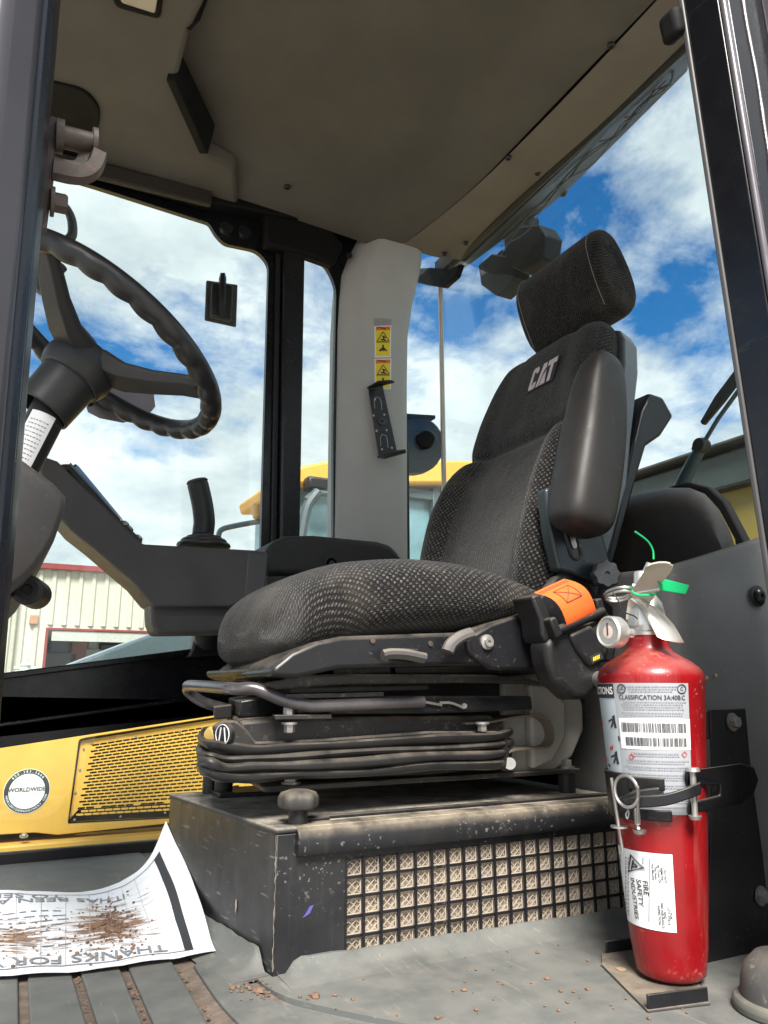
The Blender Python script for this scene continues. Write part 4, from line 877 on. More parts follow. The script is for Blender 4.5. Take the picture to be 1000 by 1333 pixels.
# headrest
hx = [(1.050, 1.060), (1.020, 1.078), (0.999, 1.125), (0.984, 1.175), (0.980, 1.208), (0.994, 1.237), (1.020, 1.246), (1.045, 1.232), (1.068, 1.195), (1.090, 1.15), (1.102, 1.10), (1.086, 1.066)]
cxh = sum(p[0] for p in hx)/12; czh = sum(p[1] for p in hx)/12; rings = []
for y, sc_ in ((-0.167, 0.62), (-0.166, 0.82), (-0.160, 0.93), (-0.147, 0.985), (-0.12, 1.0), (-0.06, 1.0), (0, 0.995), (0.06, 1.0), (0.12, 1.0), (0.147, 0.98), (0.160, 0.92), (0.166, 0.80), (0.167, 0.6)):
    rings.append([(cxh+(a-cxh)*sc_, SYB-0.021+y*0.79, czh+(b-czh)*sc_) for a, b in hx])
hr = build(G().loft(rings), 'headrest', FABH, seat, sub=1)
STI = mat('stitching', (0.20, 0.195, 0.185), 0.8)
for sg in (-1, 1):
    pth = [(cxh+(a-cxh)*0.972, SYB-0.021+sg*0.1115, czh+(b-czh)*0.972) for a, b in hx[1:9]]
    build(G().tube(smooth_path(pth, 5), 0.0009, 5), 'stitch_line', STI, hr)
build(G().cyl(sp3(-0.06, 0.58, -0.03), sp3(-0.06, 0.66, -0.03), 0.006).cyl(sp3(0.06, 0.58, -0.03), sp3(0.06, 0.66, -0.03), 0.006), 'headrest_rod', STEEL, hr)
# seams: between centre and bolsters, and along the cushion
for sg in (-1, 1):
    pth = []
    for i in range(14):
        s = 0.03+0.022*i; w, fc, fb = interp(bt, s); pth.append(sp3(sg*w*0.57, s, fc+(fb-fc)*0.32-0.0065))
    build(G().tube(smooth_path(pth, 3), 0.0014, 6), 'seam_piping', STI2, back)
# logo
LOGO = mat('logo_silver', (0.62, 0.53, 0.57), 0.5)
lc = None
def onback(y, s):                                             # front surface of the upper backrest
    w, fc, fb = interp(bt, s); a = abs(y)/w; d = fc+(fb-fc)*max(0, min(1, (a-0.5)/0.22)); return sp3(y, s, d+0.0035)
LS, LH = 0.487, 0.054; LY0 = -0.052
gl_ = G(); gk_ = G()
bgp = [(-0.052, -0.5*LH-0.003), (0.046, -0.5*LH-0.003), (0.052, 0.5*LH+0.004), (-0.046, 0.5*LH+0.004)]
gk_.prism([onback(LY0-a*0.94, LS+b)-FN*0.0008 for a, b in bgp], FN*0.0005)
def lpoly(pts): gl_.prism([onback(LY0-a*0.0425, LS+b*LH) for a, b in pts], FN*0.0006)
# C, A with the open triangle at its foot, T
lpoly([(-0.45, 0.22), (-0.45, 0.38), (-0.54, 0.5), (-0.88, 0.5), (-0.98, 0.38), (-1.02, -0.38), (-0.94, -0.5), (-0.56, -0.5), (-0.46, -0.38), (-0.46, -0.2), (-0.66, -0.2), (-0.68, -0.3), (-0.80, -0.3), (-0.79, 0.3), (-0.67, 0.3), (-0.65, 0.22)])
lpoly([(-0.36, -0.5), (-0.13, 0.5), (0.15, 0.5), (0.2, 0.28), (0.02, 0.12), (-0.14, -0.5)])
lpoly([(0.24, 0.12), (0.36, -0.5), (-0.06, -0.5), (0.06, -0.1)])
lpoly([(0.30, 0.5), (1.02, 0.5), (1.02, 0.27), (0.77, 0.27), (0.77, -0.5), (0.54, -0.5), (0.54, 0.27), (0.30, 0.27)])
lb = build(gk_, 'logo_patch', INK, back); build(gl_, 'logo', LOGO, back)
# armrest, folded up
a0, a1 = A(757, 668, Y=0.895), A(786, 482, Y=0.90); ax = (a1-a0).normalized(); Lr = (a1-a0).length
e1 = V((0, 1, 0)); e1 = (e1-ax*e1.dot(ax)).normalized(); e2 = ax.cross(e1)
rings = []
for t, k in ((-0.13, 0.25), (-0.125, 0.5), (-0.10, 0.78), (-0.05, 0.95), (0.04, 1.0), (0.3, 1.03), (0.6, 0.96), (0.85, 0.85), (0.98, 0.72), (1.06, 0.54), (1.10, 0.34), (1.11, 0.16)):
    c = a0+ax*(Lr*t); w1, w2 = 0.045*k, 0.050*k
    if t > 0.8: c = c+e2*0.004
    rings.append([c+e1*(w1*sgp(math.cos(q), 0.63))+e2*(w2*sgp(math.sin(q), 0.63)) for q in [2*math.pi*j/16 for j in range(16)]])
ARMP = mat('armrest_vinyl', (0.018, 0.0162, 0.0155), 0.52, var=0.15, bump=0.15, bscale=900, spots=0.3, spotcol=(0.09, 0.085, 0.08))
arm = build(G().loft(rings), 'armrest', ARMP, seat, sub=2)
# side bracket carrying the armrest
TEALP = mat('painted_bracket', (0.020, 0.027, 0.032), 0.32, var=0.15, spots=0.15, dust=0.15)
bp2 = [A(u, v, Y=0.935) for u, v in ((710, 636), (728, 632), (775, 655), (800, 748), (792, 762), (760, 752), (735, 744), (728, 742), (716, 690))]
br = build(G().prism(bp2, (0, 0.025, 0)), 'armrest_bracket', TEALP, seat, 0.005, 3)
sl0, sl1 = A(741, 687, Y=0.934), A(750, 719, Y=0.934); dr = (sl1-sl0).normalized(); sd = V((-dr.z, 0, dr.x))
lp_ = [sl0+sd*(0.011*math.cos(t))-dr*(0.011*math.sin(t)) for t in [math.pi*i/8 for i in range(9)]]+[sl1-sd*(0.011*math.cos(t))+dr*(0.011*math.sin(t)) for t in [math.pi*i/8 for i in range(9)]]
build(G().tube(lp_, 0.0028, 6, loop=True), 'slot_rim', DUSTY, br)
lq_ = [p+(((sl0+sl1)/2)-p)*0.55+V((0, -0.0015, 0)) for p in lp_]; build(G().prism(lq_, (0, 0.001, 0)), 'slot', STEEL, br)
# lower side plate and recliner pivot
sp2 = [A(u, v, Y=0.945) for u, v in ((640, 812), (690, 795), (725, 750), (738, 744), (762, 752), (776, 770), (800, 790), (800, 860), (740, 872), (640, 872), (610, 850), (606, 832))]
build(G().prism(sp2, (0, 0.02, 0)), 'recliner_plate', BLACK, seat, 0.005, 3)
gk = G(); kp = A(788, 748, Y=0.915); n = 48
for (r, h) in ((0, 0),): pass
rings = [[kp+V((math.cos(2*math.pi*q/n)*r*(1+0.07*math.cos(8*2*math.pi*q/n)), -h, math.sin(2*math.pi*q/n)*r*(1+0.07*math.cos(8*2*math.pi*q/n)))) for q in range(n)] for r, h in ((0.0205, -0.012), (0.0215, -0.008), (0.0215, 0.006), (0.019, 0.011), (0.004, 0.012), (0.003, 0.009))]
rotm = Matrix.Rotation(rad(-25), 3, 'Z'); rings = [[kp+rotm@(p-kp) for p in r] for r in rings]
build(gk.loft(rings).cyl(kp+V((0, 0.01, 0)), kp+V((0, 0.035, 0)), 0.008), 'adjuster_knob', mat('knob_dark', (0.045, 0.05, 0.055), 0.55, dust=0.25), seat, ang=45)
# seat pan
pp = [A(u, v, Y=0.952) for u, v in ((356, 868), (380, 849), (412, 835), (445, 828), (600, 823), (640, 810), (690, 796), (712, 800), (712, 852), (690, 866), (560, 867), (440, 871), (385, 883), (352, 880))]
pan = build(G().prism(pp, (0.05, 0.47, 0)), 'seat_pan', BLACK, seat, 0.007, 3)
fpn = [A(u, v, Y=1.0) for u, v in ((314, 866), (356, 866), (385, 884), (330, 882), (316, 876))]
build(G().prism([(p.x+0.045, 1.0, p.z) for p in fpn], (0, 0.36, 0)), 'pan_nose', mat('worn_pan', (0.05, 0.04, 0.025), 0.4, 0.3, var=0.5, vscale=40), pan, 0.005)
LEV = mat('lever_grey', (0.085, 0.08, 0.078), 0.5, dust=0.4)
def lever(pts, y, r, name):
    P_ = [A(u, v, Y=y) for u, v in pts]; build(G().tube(smooth_path(P_, 6), r, 10, rf=lambda i, t: r*(0.75+0.5*abs(math.sin(t)))), name, LEV, seat)
lever(((498, 853), (508, 851), (528, 852), (548, 856), (553, 857)), 0.935, 0.0065, 'height_lever')
build(G().bx(A(505, 848, Y=0.95).x, A(540, 848, Y=0.95).x, 0.938, 0.953, A(505, 850, Y=.945).z, A(505, 844, Y=0.945).z), 'lever_slot', PLASTB, seat, 0.002)
lever(((583, 848), (588, 838), (600, 829), (614, 824)), 0.93, 0.0075, 'recline_lever')
build(G().lathe([(0.011, 0), (0.011, 0.004), (0.007, 0.005), (0.007, 0.009), (0.003, 0.009), (0.003, 0.005), (0, 0.005)], A(633, 836, Y=0.945), (0, -1, 0), 20), 'pivot_bolt', ZINC, seat, ang=30)
for u, v in ((485, 834), (560, 838), (708, 805)): build(G().lathe([(0.004, 0), (0.004, 0.002), (0, 0.0025)], A(u, v, Y=0.9515), (0, -1, 0), 10), 'rivet', RUST, seat)
# suspension, layer by layer
def slab(name, px, y0, y1, m, bev=0.003, par=None):
    y0 += 0.05; y1 += 0.05; P_ = [A(u, v, Y=y0) for u, v in px]; return build(G().prism(P_, ((y1-y0)*0.24, y1-y0, 0)), name, m, par or seat, bev)
susp = slab('suspension_core', ((372, 868), (690, 866), (690, 1012), (372, 1016)), 1.03, 1.36, PLASTB)
slab('upper_carriage', ((433, 868), (510, 867), (510, 878), (433, 880)), 0.965, 1.0, DUSTY, par=susp)
slab('upper_carriage', ((514, 867), (692, 866), (700, 877), (514, 878)), 0.965, 1.0, DUSTY, par=susp)
slab('carriage_cover', ((345, 893), (352, 887), (366, 886), (380, 880), (440, 877), (640, 878), (690, 884), (710, 890), (600, 889), (440, 892), (360, 898)), 0.945, 1.40, DUSTY, 0.004, susp)
slab('upper_rail', ((376, 893), (560, 891), (560, 900), (376, 905)), 0.965, 1.38, PLASTB, par=susp)
slab('slide_rail', ((386, 912), (460, 906), (692, 906), (694, 924), (560, 929), (386, 930)), 0.952, 0.985, BLACK, 0.003, susp)
slab('slide_rail', ((312, 912), (352, 906), (380, 905), (380, 934), (312, 934)), 1.05, 1.40, BLACK, 0.003, susp)
slab('rail_flange', ((372, 904), (500, 901), (500, 907), (372, 910)), 0.945, 0.985, DUSTY, 0.001, susp)
slab('rail_flange', ((358, 931), (432, 930), (432, 936), (358, 937)), 0.945, 0.985, DUSTY, 0.001, susp)
slab('rail_stop', ((278, 920), (302, 917), (302, 935), (280, 937)), 1.18, 1.24, DUSTY, 0.002, susp)
slab('lower_housing', ((312, 938), (360, 934), (640, 931), (655, 945), (668, 968), (668, 990), (312, 990)), 0.985, 1.38, DUSTY, 0.006, susp)
hs = [A(u, v, Y=1.022) for u, v in ((278, 946), (290, 938), (308, 938), (322, 950), (334, 966), (420, 962), (560, 952), (650, 952), (655, 975), (560, 985), (300, 985), (282, 965))]
build(G().prism(hs, (0, 0.012, 0)), 'housing_face', DUSTY, susp, 0.003)
kn = A(296, 956, Y=1.012); gk = G()
gk.lathe([(0.0145, 0), (0.0145, 0.006), (0.012, 0.008), (0, 0.008)], kn, (-0.9, -0.44, 0), 22); build(gk, 'weight_knob', PLASTB, susp)
gk = G(); d_ = V((-0.9, -0.44, 0)); s_ = V((0.44, -0.9, 0))
for sg in (-1, 1): gk.bar(kn+d_*0.0085+s_*(0.003*sg)+V((0, 0, 0.009)), kn+d_*0.0085+s_*(0.006*sg)+V((0, 0, -0.009)), 0.0016, 0.0008, tuple(d_))
gk.tube([kn+d_*0.0085+s_*(0.0125*math.cos(t))+V((0, 0, 0.0125*math.sin(t))) for t in [2*math.pi*i/20 for i in range(20)]], 0.0007, 4, loop=True)
build(gk, 'knob_mark', WHITE, susp)
build(G().lathe([(0.012, 0), (0.012, 0.012), (0.009, 0.016), (0, 0.016)], A(283, 957, Y=1.070), (-0.9, -0.44, 0), 18), 'plug', mat('yellow_plug', (0.6, 0.42, 0.12), 0.5), susp)
for u, v in ((377, 940), (628, 940), (376, 934)): build(G().hexbolt(A(u, v, Y=1.008), (0, 0, -1 if v > 936 else 1), 0.0075, 0.012), 'bolt', ZINC, susp)
for (u0, v0, u1, v1) in ((505, 913, 575, 918), (572, 915, 604, 922)):
    build(G().tube(smooth_path([A(u0, v0, Y=0.999), A((u0+u1)/2, (v0+v1)/2-3, Y=0.997), A(u1, v1, Y=0.999)]), 0.002, 6), 'wire', ZINC, susp)
build(G().lathe([(0.004, 0), (0.004, 0.003), (0, 0.003)], A(604, 919, Y=1.002), (0, -1, 0), 10).lathe([(0.004, 0), (0.004, 0.003), (0, 0.003)], A(490, 917, Y=0.995), (0, -1, 0), 10).lathe([(0.004, 0), (0.004, 0.003), (0, 0.003)], A(440, 917, Y=0.995), (0, -1, 0), 10), 'rail_screw', ZINC, susp)
# hose coils round the suspension (folds of the rubber bellows)
random.seed(5)
for i, (vl, vm, vr, vt) in enumerate(((968, 967, 958, 952), (981, 980, 969, 964), (992, 991, 984, 978), (1003, 1006, 998, 992))):
    near = [(664, vt), (640, vr), (560, (vm+vr)/2-2), (470, vm-1), (390, vm+4), (330, vm+7+i*0.5), (292, vl+6), (272, vl+1)]
    P_ = [A(u, v+random.uniform(-2.4, 2.4), Y=1.008+0.004*(i % 2)+(0.03 if u > 650 else 0)) for u, v in near]
    zz_ = P_[-1].z
    P_ += [V((A(264, 980, Y=1.035).x, 1.035, zz_+0.001)), V((A(262, 980, Y=1.080).x, 1.08, zz_+0.002)), V((A(264, 980, Y=1.170).x, 1.17, zz_+0.002)), V((A(272, 980, Y=1.300).x, 1.30, zz_+0.002)), V((0.44, 1.43, zz_+0.002))]
    build(G().tube(smooth_path(P_, 6), 0.0072, 10, rf=lambda k, t, i=i: 0.0068+0.0006*math.sin(k*0.8+i)+0.0009*math.sin(k*0.23+i*2)-0.0012*abs(math.cos(t+i))), 'bellows_fold', CABLE, susp)
build(G().loft([[A(u, v, Y=1.018) for u, v in ((270, 972), (660, 954), (664, 998), (560, 1008), (340, 1016), (280, 1008))], [A(u, v, Y=1.018)+V((0.10, 0.4, 0)) for u, v in ((270, 972), (660, 954), (664, 998), (560, 1008), (340, 1016), (280, 1008))]]), 'bellows_wall', PLASTB, susp)
# base plate on spacers
bpz0, bpz1 = A(360, 1031, Y=1.050).z, A(360, 1024, Y=1.050).z
xb0 = A(343, 1025, Y=1.050).x; xb1 = A(758, 1002, Y=1.050).x
basep = build(G().prism([(a, b, bpz0) for a, b in rnd([(xb0, 1.05), (xb1, 1.05), (xb1, 1.43), (0.41, 1.43)], 0.01)], (0, 0, bpz1-bpz0)), 'base_plate', DUSTY, seat, 0.0015)
for u, v in ((379, 1015), (738, 998)):
    p = A(u, v+6, Y=1.068); build(G().hexbolt((p.x, 1.068, bpz1), (0, 0, 1), 0.0095, 0.012), 'bolt', ZINC, basep)
for x, y in ((A(738, 1015, Y=1.068).x, 1.068), (0.36, 1.33), (0.88, 1.33)):
    build(G().cyl((x, y, ZT+0.003), (x, y, bpz0+0.001), 0.014), 'spacer', PLASTB, basep)
p = A(290, 1022, Y=1.350); build(G().bx(p.x-0.03, p.x+0.07, 1.26, 1.34, ZT+0.003, ZT+0.011), 'foot_pad', BLACK, basep, 0.002)
p = A(281, 1010, Y=1.350); build(G().cyl((p.x, 1.30, ZT+0.01), (p.x, 1.30, bpz1), 0.015), 'spacer', PLASTB, basep)
# latch strap and pale side cover at the rear of the suspension
gs = G(); stp = [A(u, v, Y=1.025) for u, v in ((606, 942), (640, 940), (672, 934), (700, 932), (716, 940), (722, 958), (716, 972), (700, 974), (672, 976), (656, 984), (650, 996))]
sm_ = smooth_path(stp, 4); build(G().loft([[p+V((0, 0, 0.0015)), p+V((0, 0.05, 0.0015)), p+V((0, 0.05, -0.0015)), p+V((0, 0, -0.0015))] for p in sm_]), 'strap', mat('tan_strap', (0.17, 0.14, 0.11), 0.6, dust=0.4), susp)
build(G().cyl(A(664, 994, Y=1.015), A(664, 994, Y=1.050), 0.009), 'pin', ZINC, susp)
PALEP = mat('pale_cover', (0.42, 0.41, 0.37), 0.6, var=0.12, dust=0.3, spots=0.4, spotcol=(0.25, 0.21, 0.17))
cvp = [A(u, v, Y=1.070) for u, v in ((655, 880), (700, 876), (742, 886), (760, 915), (761, 950), (746, 985), (720, 1006), (680, 1010), (655, 1004))]
build(G().prism(cvp, (0, 0.02, 0)), 'side_cover', PALEP, susp, 0.006, 3)
cvp = [A(u, v, Y=1.050) for u, v in ((690, 890), (718, 893), (738, 915), (738, 960), (722, 990), (694, 1002))]
build(G().prism(cvp, (0, 0.02, 0)), 'cover_rib', PALEP, susp, 0.006, 3)
# slide bar handle
HB = [V((0.575, 0.995, A(505, 914, Y=0.995).z)), V((0.422, 0.995, A(400, 919, Y=0.995).z)), V((0.392, 0.996, A(372, 918, Y=0.996).z)), V((0.362, 1.003, A(350, 911, Y=1.003).z)), V((0.330, 1.015, A(322, 897, Y=1.015).z)), V((0.308, 1.03, 0.3405)), V((0.298, 1.06, 0.342)), V((0.292, 1.22, 0.3455)), V((0.296, 1.262, 0.343)), V((0.304, 1.277, 0.334)), V((0.335, 1.28, 0.317)), V((0.41, 1.28, 0.300))]
hpth = smooth_path(HB, 6)
hbar = thing('adjuster_bar', (0.4, 0.95, 0.32), 'bent worn steel seat adjuster bar looping out below the cushion', 'adjuster bar')
build(G().tube(hpth, 0.0085, 12), 'tube', mat('worn_bar', (0.14, 0.13, 0.135), 0.32, 0.6, var=0.3, spots=0.3), hbar)
for u in (440, 490): pass

# ================================================================ SEAT BELT
sb = thing('seat_belt', A(745, 860, Y=0.90), 'black seat belt retractor with bright orange webbing beside the seat', 'seat belt')
def bq3(u, v, y=0.885): return A(u, v, Y=y)
body = [bq3(u, v) for u, v in ((711, 838), (722, 822), (760, 818), (788, 806), (797, 850), (784, 862), (790, 890), (762, 912), (748, 910), (722, 885), (714, 862))]
build(G().prism(body, (0, 0.045, 0)), 'retractor', PLASTB, sb, 0.010, 4)
fr = [bq3(u, v, 0.878) for u, v in ((742, 826), (770, 812), (782, 828), (790, 858), (768, 868), (752, 846))]
build(G().prism(fr, (0, 0.02, 0)), 'cover', PLASTB, sb, 0.006, 3)
hk = [bq3(u, v, 0.888) for u, v in ((692, 776), (704, 772), (716, 800), (724, 822), (712, 838), (706, 826), (704, 806))]
build(G().prism(hk, (0, 0.05, 0)), 'guide_arm', PLASTB, sb, 0.004)
rl = [bq3(u, v, 0.872) for u, v in ((716, 806), (724, 802), (734, 826), (726, 832))]
build(G().prism(rl, (0, 0.05, 0)), 'guide_end', PLASTB, sb, 0.003)
build(G().tube([bq3(724, 822, 0.88), bq3(785, 796, 0.88)], 0.007, 10), 'roller', PLASTB, sb)
rl = [bq3(u, v, 0.885) for u, v in ((776, 780), (784, 778), (790, 796), (800, 806), (788, 812), (780, 800))]
build(G().prism(rl, (0, 0.03, 0)), 'guide_end', PLASTB, sb, 0.003)
wb0, wb1 = [bq3(696, 772, 0.90), bq3(735, 754, 0.90)], [bq3(738, 812, 0.872), bq3(776, 793, 0.872)]
rows_ = []
for t in [i/8 for i in range(9)]:
    l, r = wb0[0].lerp(wb1[0], t), wb0[1].lerp(wb1[1], t); bul = V((0, -0.012*math.sin(math.pi*t), 0.008*math.sin(math.pi*t)))
    rows_.append([l+bul, r+bul, r+bul+V((0, 0.002, 0.001)), l+bul+V((0, 0.002, 0.001))])
rows_ += [[p+V((0.002, 0.006, -0.008)) for p in rows_[-1]]]
web = build(G().loft(rows_), 'webbing', ORANGE, sb, 0.0006)
def onweb(s, t):
    l, r = wb0[0].lerp(wb1[0], t), wb0[1].lerp(wb1[1], t); return l.lerp(r, s)+V((0, -0.012*math.sin(math.pi*t)-0.0012, 0.008*math.sin(math.pi*t)))
gs = G(); STD = mat('dark_stitch', (0.12, 0.05, 0.06), 0.8)
for a, b in (((0.25, 0.22), (0.75, 0.22)), ((0.75, 0.22), (0.75, 0.62)), ((0.75, 0.62), (0.25, 0.62)), ((0.25, 0.62), (0.25, 0.22)), ((0.25, 0.22), (0.75, 0.62)), ((0.75, 0.22), (0.25, 0.62)), ((0.05, 0.05), (0.95, 0.05)), ((0.05, 0.1), (0.95, 0.1))):
    gs.tube([onweb(a[0]+(b[0]-a[0])*i/5, a[1]+(b[1]-a[1])*i/5) for i in range(6)], 0.0005, 4)
build(gs, 'stitching', STD, web)
lb_ = [bq3(u, v, 0.8765) for u, v in ((768, 855), (782, 849), (786, 857), (771, 864))]
tg = build(G().prism(lb_, (0, 0.002, 0)), 'label', INK, sb)
gg = G(); c0 = bq3(776.5, 856.5, 0.8755); dx = (bq3(782, 849, .8755)-bq3(768, 855, .8755)).normalized()
for i in range(4): gg.obox(c0+dx*(0.0036*(i-1.5)), dx*0.0012, V((0, 0.0002, 0)), V((0, 0, 0.0028)))
build(gg, 'label_print', YST, tg)
build(G().cyl(bq3(775, 884, 0.895), bq3(790, 886, 0.86), 0.012, n=16), 'anchor_bolt', ZINC, sb)
build(G().tube([bq3(797, 838, 0.93), bq3(793, 860, 0.93)], 0.006, 8), 'cable', CABLE, sb)
# ================================================================ REAR LEFT TRIM
PY = 0.80
zt0, zt1 = A(872, 738, Y=PY).z, A(985, 700, Y=PY).z; px0, px1 = A(868, 738, Y=PY).x, A(985, 700, Y=PY).x
sp = thing('side_trim', (1.0, PY, 0), 'scuffed dark grey plastic trim panel beside the fire extinguisher', 'trim panel')
zt0 = A(872, 738, Y=0.84).z; px0 = 0.91
def ztop_(x): return zt0+(zt1-zt0)*(x-px0)/(px1-px0)
rings = []
for x, y in ((0.962, 1.16), (0.948, 0.98), (0.926, 0.90), (0.914, 0.862), (0.914, 0.842), (0.926, 0.830), (0.96, 0.821), (1.03, 0.811), (1.12, 0.803), (1.25, 0.794)):
    zt = ztop_(x); o_ = V((0.0, 0.0, 0)); rings.append([(x, y, 0.0), (x, y, zt*0.4), (x, y, zt-0.012), (x+0.003, y+0.004, zt-0.003), (x+0.008, y+0.012, zt), (x+0.03, y+0.05, zt), (x+0.03, y+0.05, 0)])
build(G().loft(rings), 'panel', PANEL, sp, ang=45)
p = A(986, 776, Y=PY+0.004)
build(G().lathe([(0.0165, 0), (0.0165, 0.002), (0.011, 0.003), (0.011, 0.007), (0.008, 0.009), (0.004, 0.009), (0.003, 0.005), (0, 0.005)], p, (0, -1, 0), 24), 'bolt', BLACK, sp, ang=30)
for u, v in ((920, 882), (932, 879)): build(G().lathe([(0.003, 0), (0.003, 0.001), (0, 0.0012)], A(u, v, Y=PY+0.016), (0, -1, 0), 8), 'rivet', mat('tan_plug', (0.45, 0.36, 0.24), 0.7), sp)
# rounded cover behind the seat, with its foam seal
hc = thing('rear_cover', (1.08, 1.0, 0.4), 'rounded dark plastic cover with black foam edge behind the armrest', 'cover')
def hpx(u, v, x): return A(u, v, X=x)
f0 = [(786, 700), (790, 672), (802, 655), (830, 643), (868, 635), (898, 635), (918, 643), (936, 664), (950, 690), (958, 715), (958, 800), (786, 800)]
def scaled(pts, k, c): return [((a-c[0])*k+c[0], (b-c[1])*k+c[1]) for a, b in pts]
ringA = [hpx(u, v, 1.16) for u, v in f0]
ringB = [hpx(u, v, 1.115) for u, v in scaled(f0, 0.985, (875, 800))]
ringC = [hpx(u, v, 1.085) for u, v in scaled(f0, 0.93, (875, 800))]
ringD = [hpx(u, v, 1.07) for u, v in scaled(f0, 0.84, (872, 800))]
build(G().loft([ringA, ringB, ringC, ringD]), 'cover', PLAST, hc, ang=60)
f1 = [(868, 634), (895, 627), (922, 634), (942, 652), (962, 690), (985, 735), (985, 800), (968, 800), (956, 702), (936, 664), (918, 643), (898, 636)]
build(G().prism([hpx(u, v, 1.17) for u, v in f1], (0.02, 0, 0)), 'foam_seal', mat('foam_black', (0.008, 0.008, 0.010), 0.9), hc, 0.003)
# dark bulkhead below, so the rear wall closes
bw = build(G().bx(1.17, 1.2, 0.45, 1.95, -0.05, 0.5).bx(0.93, 1.165, 1.45, 1.88, 0.0, 0.45), 'rear_bulkhead', PLASTB, None, 0.004, loc=(1.18, 1.2, -0.05)); tag(bw, 'dark plastic bulkhead low behind the seat', 'bulkhead')

# ================================================================ FIRE EXTINGUISHER
EB = A(874, 1268, Z=0.012); EB.z = 0.0125
ET = A(846, 873, Y=EB.y); 
ea = (ET-EB).normalized(); EL = (ET-EB).length
fe = thing('fire_extinguisher', EB, 'red dry chemical fire extinguisher strapped upright beside the seat', 'fire extinguisher')
tocam = V((CP.x-EB.x, CP.y-EB.y, 0)); tocam = (tocam-ea*tocam.dot(ea)).normalized(); er = ea.cross(tocam)*-1      # er: to the right as seen
if er.dot(CR) < 0: er = -er
R0, R1 = 0.0405, 0.0660
def rad_at(h): return R0+(R1-R0)*min(1, (h/EL)**0.85)
prof = [(0.0, 0.004), (R0*0.86, 0.0), (R0*0.97, 0.004), (R0, 0.012)]
prof += [(rad_at(EL*t), EL*t) for t in (0.1, 0.2, 0.3, 0.4, 0.5, 0.6, 0.7, 0.8, 0.9, 0.955)]
prof += [(R1*0.995, EL*0.975), (R1*0.97, EL*0.993), (R1*0.91, EL*1.01), (R1*0.78, EL*1.03), (R1*0.60, EL*1.05), (R1*0.46, EL*1.068), (R1*0.40, EL*1.085), (R1*0.40, EL*1.125), (0.0, EL*1.125)]
prof = prof[::1]
build(G().lathe([p for p in prof if p[0] > 0] , EB, ea, 56, tocam), 'cylinder', RED, fe, ang=50)
def onext(phi, h, off=0.0006):                                # phi to the right of the camera-facing line, in radians
    return EB+ea*h+(tocam*math.cos(phi)+er*math.sin(phi))*(rad_at(h)+off)
def patch(p0, p1, h0, h1, off, name, m, par, nu=20, nv=12):
    return build(G().grid(lambda u, v: onext(p0+(p1-p0)*u, h0+(h1-h0)*v, off), nu, nv), name, m, par, ang=80)
def pxh(v): return (A(846+(v-873)*0.0745, v, Y=EB.y)-EB).dot(ea)
top = EL*1.125
neck = build(G().lathe([(R1*0.415, top), (R1*0.415, top+0.004), (R1*0.37, top+0.006), (R1*0.37, top+0.014), (0.0, top+0.014)][:-1], EB, ea, 30), 'neck_ring', ALU, fe)
# valve body, gauge, levers
vb0 = EB+ea*(top+0.010)
def ep(u, v, y=None): return A(u, v, Y=EB.y if y is None else y)
valve = build(G().loft([[vb0+er*a+tocam*b+ea*c for a, b in ((-s, -s*0.9), (s, -s*0.9), (s*1.05, s*0.5), (s*0.5, s), (-s*0.5, s), (-s*1.05, s*0.5))] for s, c in ((0.024, 0.0), (0.023, 0.018), (0.020, 0.032), (0.013, 0.044), (0.011, 0.075))]), 'valve_body', ALU, fe, 0.003)
gc = ep(800, 823, EB.y-0.02); gax = (tocam*0.75-er*0.65).normalized()
gauge = build(G().lathe([(0.006, -0.03), (0.006, -0.008), (0.0175, -0.008), (0.0195, -0.004), (0.0195, 0.010), (0.0175, 0.0125), (0.0155, 0.011), (0.0, 0.011)][:-1], gc, gax, 28), 'gauge', ALU, fe, ang=30)
build(G().lathe([(0.0158, 0.0108), (0.0, 0.0112)], gc, gax, 24), 'gauge_dial', mat('dial', (0.62, 0.50, 0.45), 0.3), gauge)
gd = G(); gu = gax.cross(ea).normalized(); gd.bar(gc+gax*0.0118+ea*-0.004, gc+gax*0.0118+ea*0.011, 0.0016, 0.0006, tuple(gax)); build(gd, 'needle', INK, gauge)
# upper lever (spoon), lower handle
def strip3(center, widths, wdir, thick, name, m, cup=0.0):
    rg = []
    for i, (c, w) in enumerate(zip(center, widths)):
        t = (center[min(i+1, len(center)-1)]-center[max(i-1, 0)]).normalized(); nn = t.cross(wdir).normalized()
        rg.append([c-wdir*w+nn*cup, c-wdir*(w*0.6)+nn*cup*0.3, c, c+wdir*(w*0.6)+nn*cup*0.3, c+wdir*w+nn*cup, c+wdir*w+nn*(cup+thick), c+wdir*(w*0.6)+nn*(cup*0.3+thick), c+nn*thick, c-wdir*(w*0.6)+nn*(cup*0.3+thick), c-wdir*w+nn*(cup+thick)])
    return build(G().loft(rg), name, m, fe, ang=60)
wd = (er*0.85+tocam*0.35).normalized()
up_c = smooth_path([ep(826, 806, EB.y), ep(833, 785, EB.y-0.01), ep(843, 762, EB.y-0.03), ep(856, 742, EB.y-0.06), ep(858, 733, EB.y-0.075)], 4)
strip3(up_c, [0.010+0.0075*min(1, i/6) if i < len(up_c)-2 else 0.014 for i in range(len(up_c))], wd, 0.0022, 'discharge_lever', mat('lever_tan', (0.50, 0.46, 0.40), 0.45, 0.25, var=0.1), -0.003)
lo_c = smooth_path([ep(832, 778, EB.y-0.01), ep(846, 790, EB.y-0.02), ep(862, 812, EB.y-0.035), ep(875, 836, EB.y-0.05)], 4)
strip3(lo_c, [0.0075+0.009*min(1, i/8) for i in range(len(lo_c))], (er*0.8-ea*0.2+tocam*0.3).normalized(), 0.002, 'carry_handle', mat('handle_alu', (0.60, 0.58, 0.53), 0.36, 0.6), 0.006)
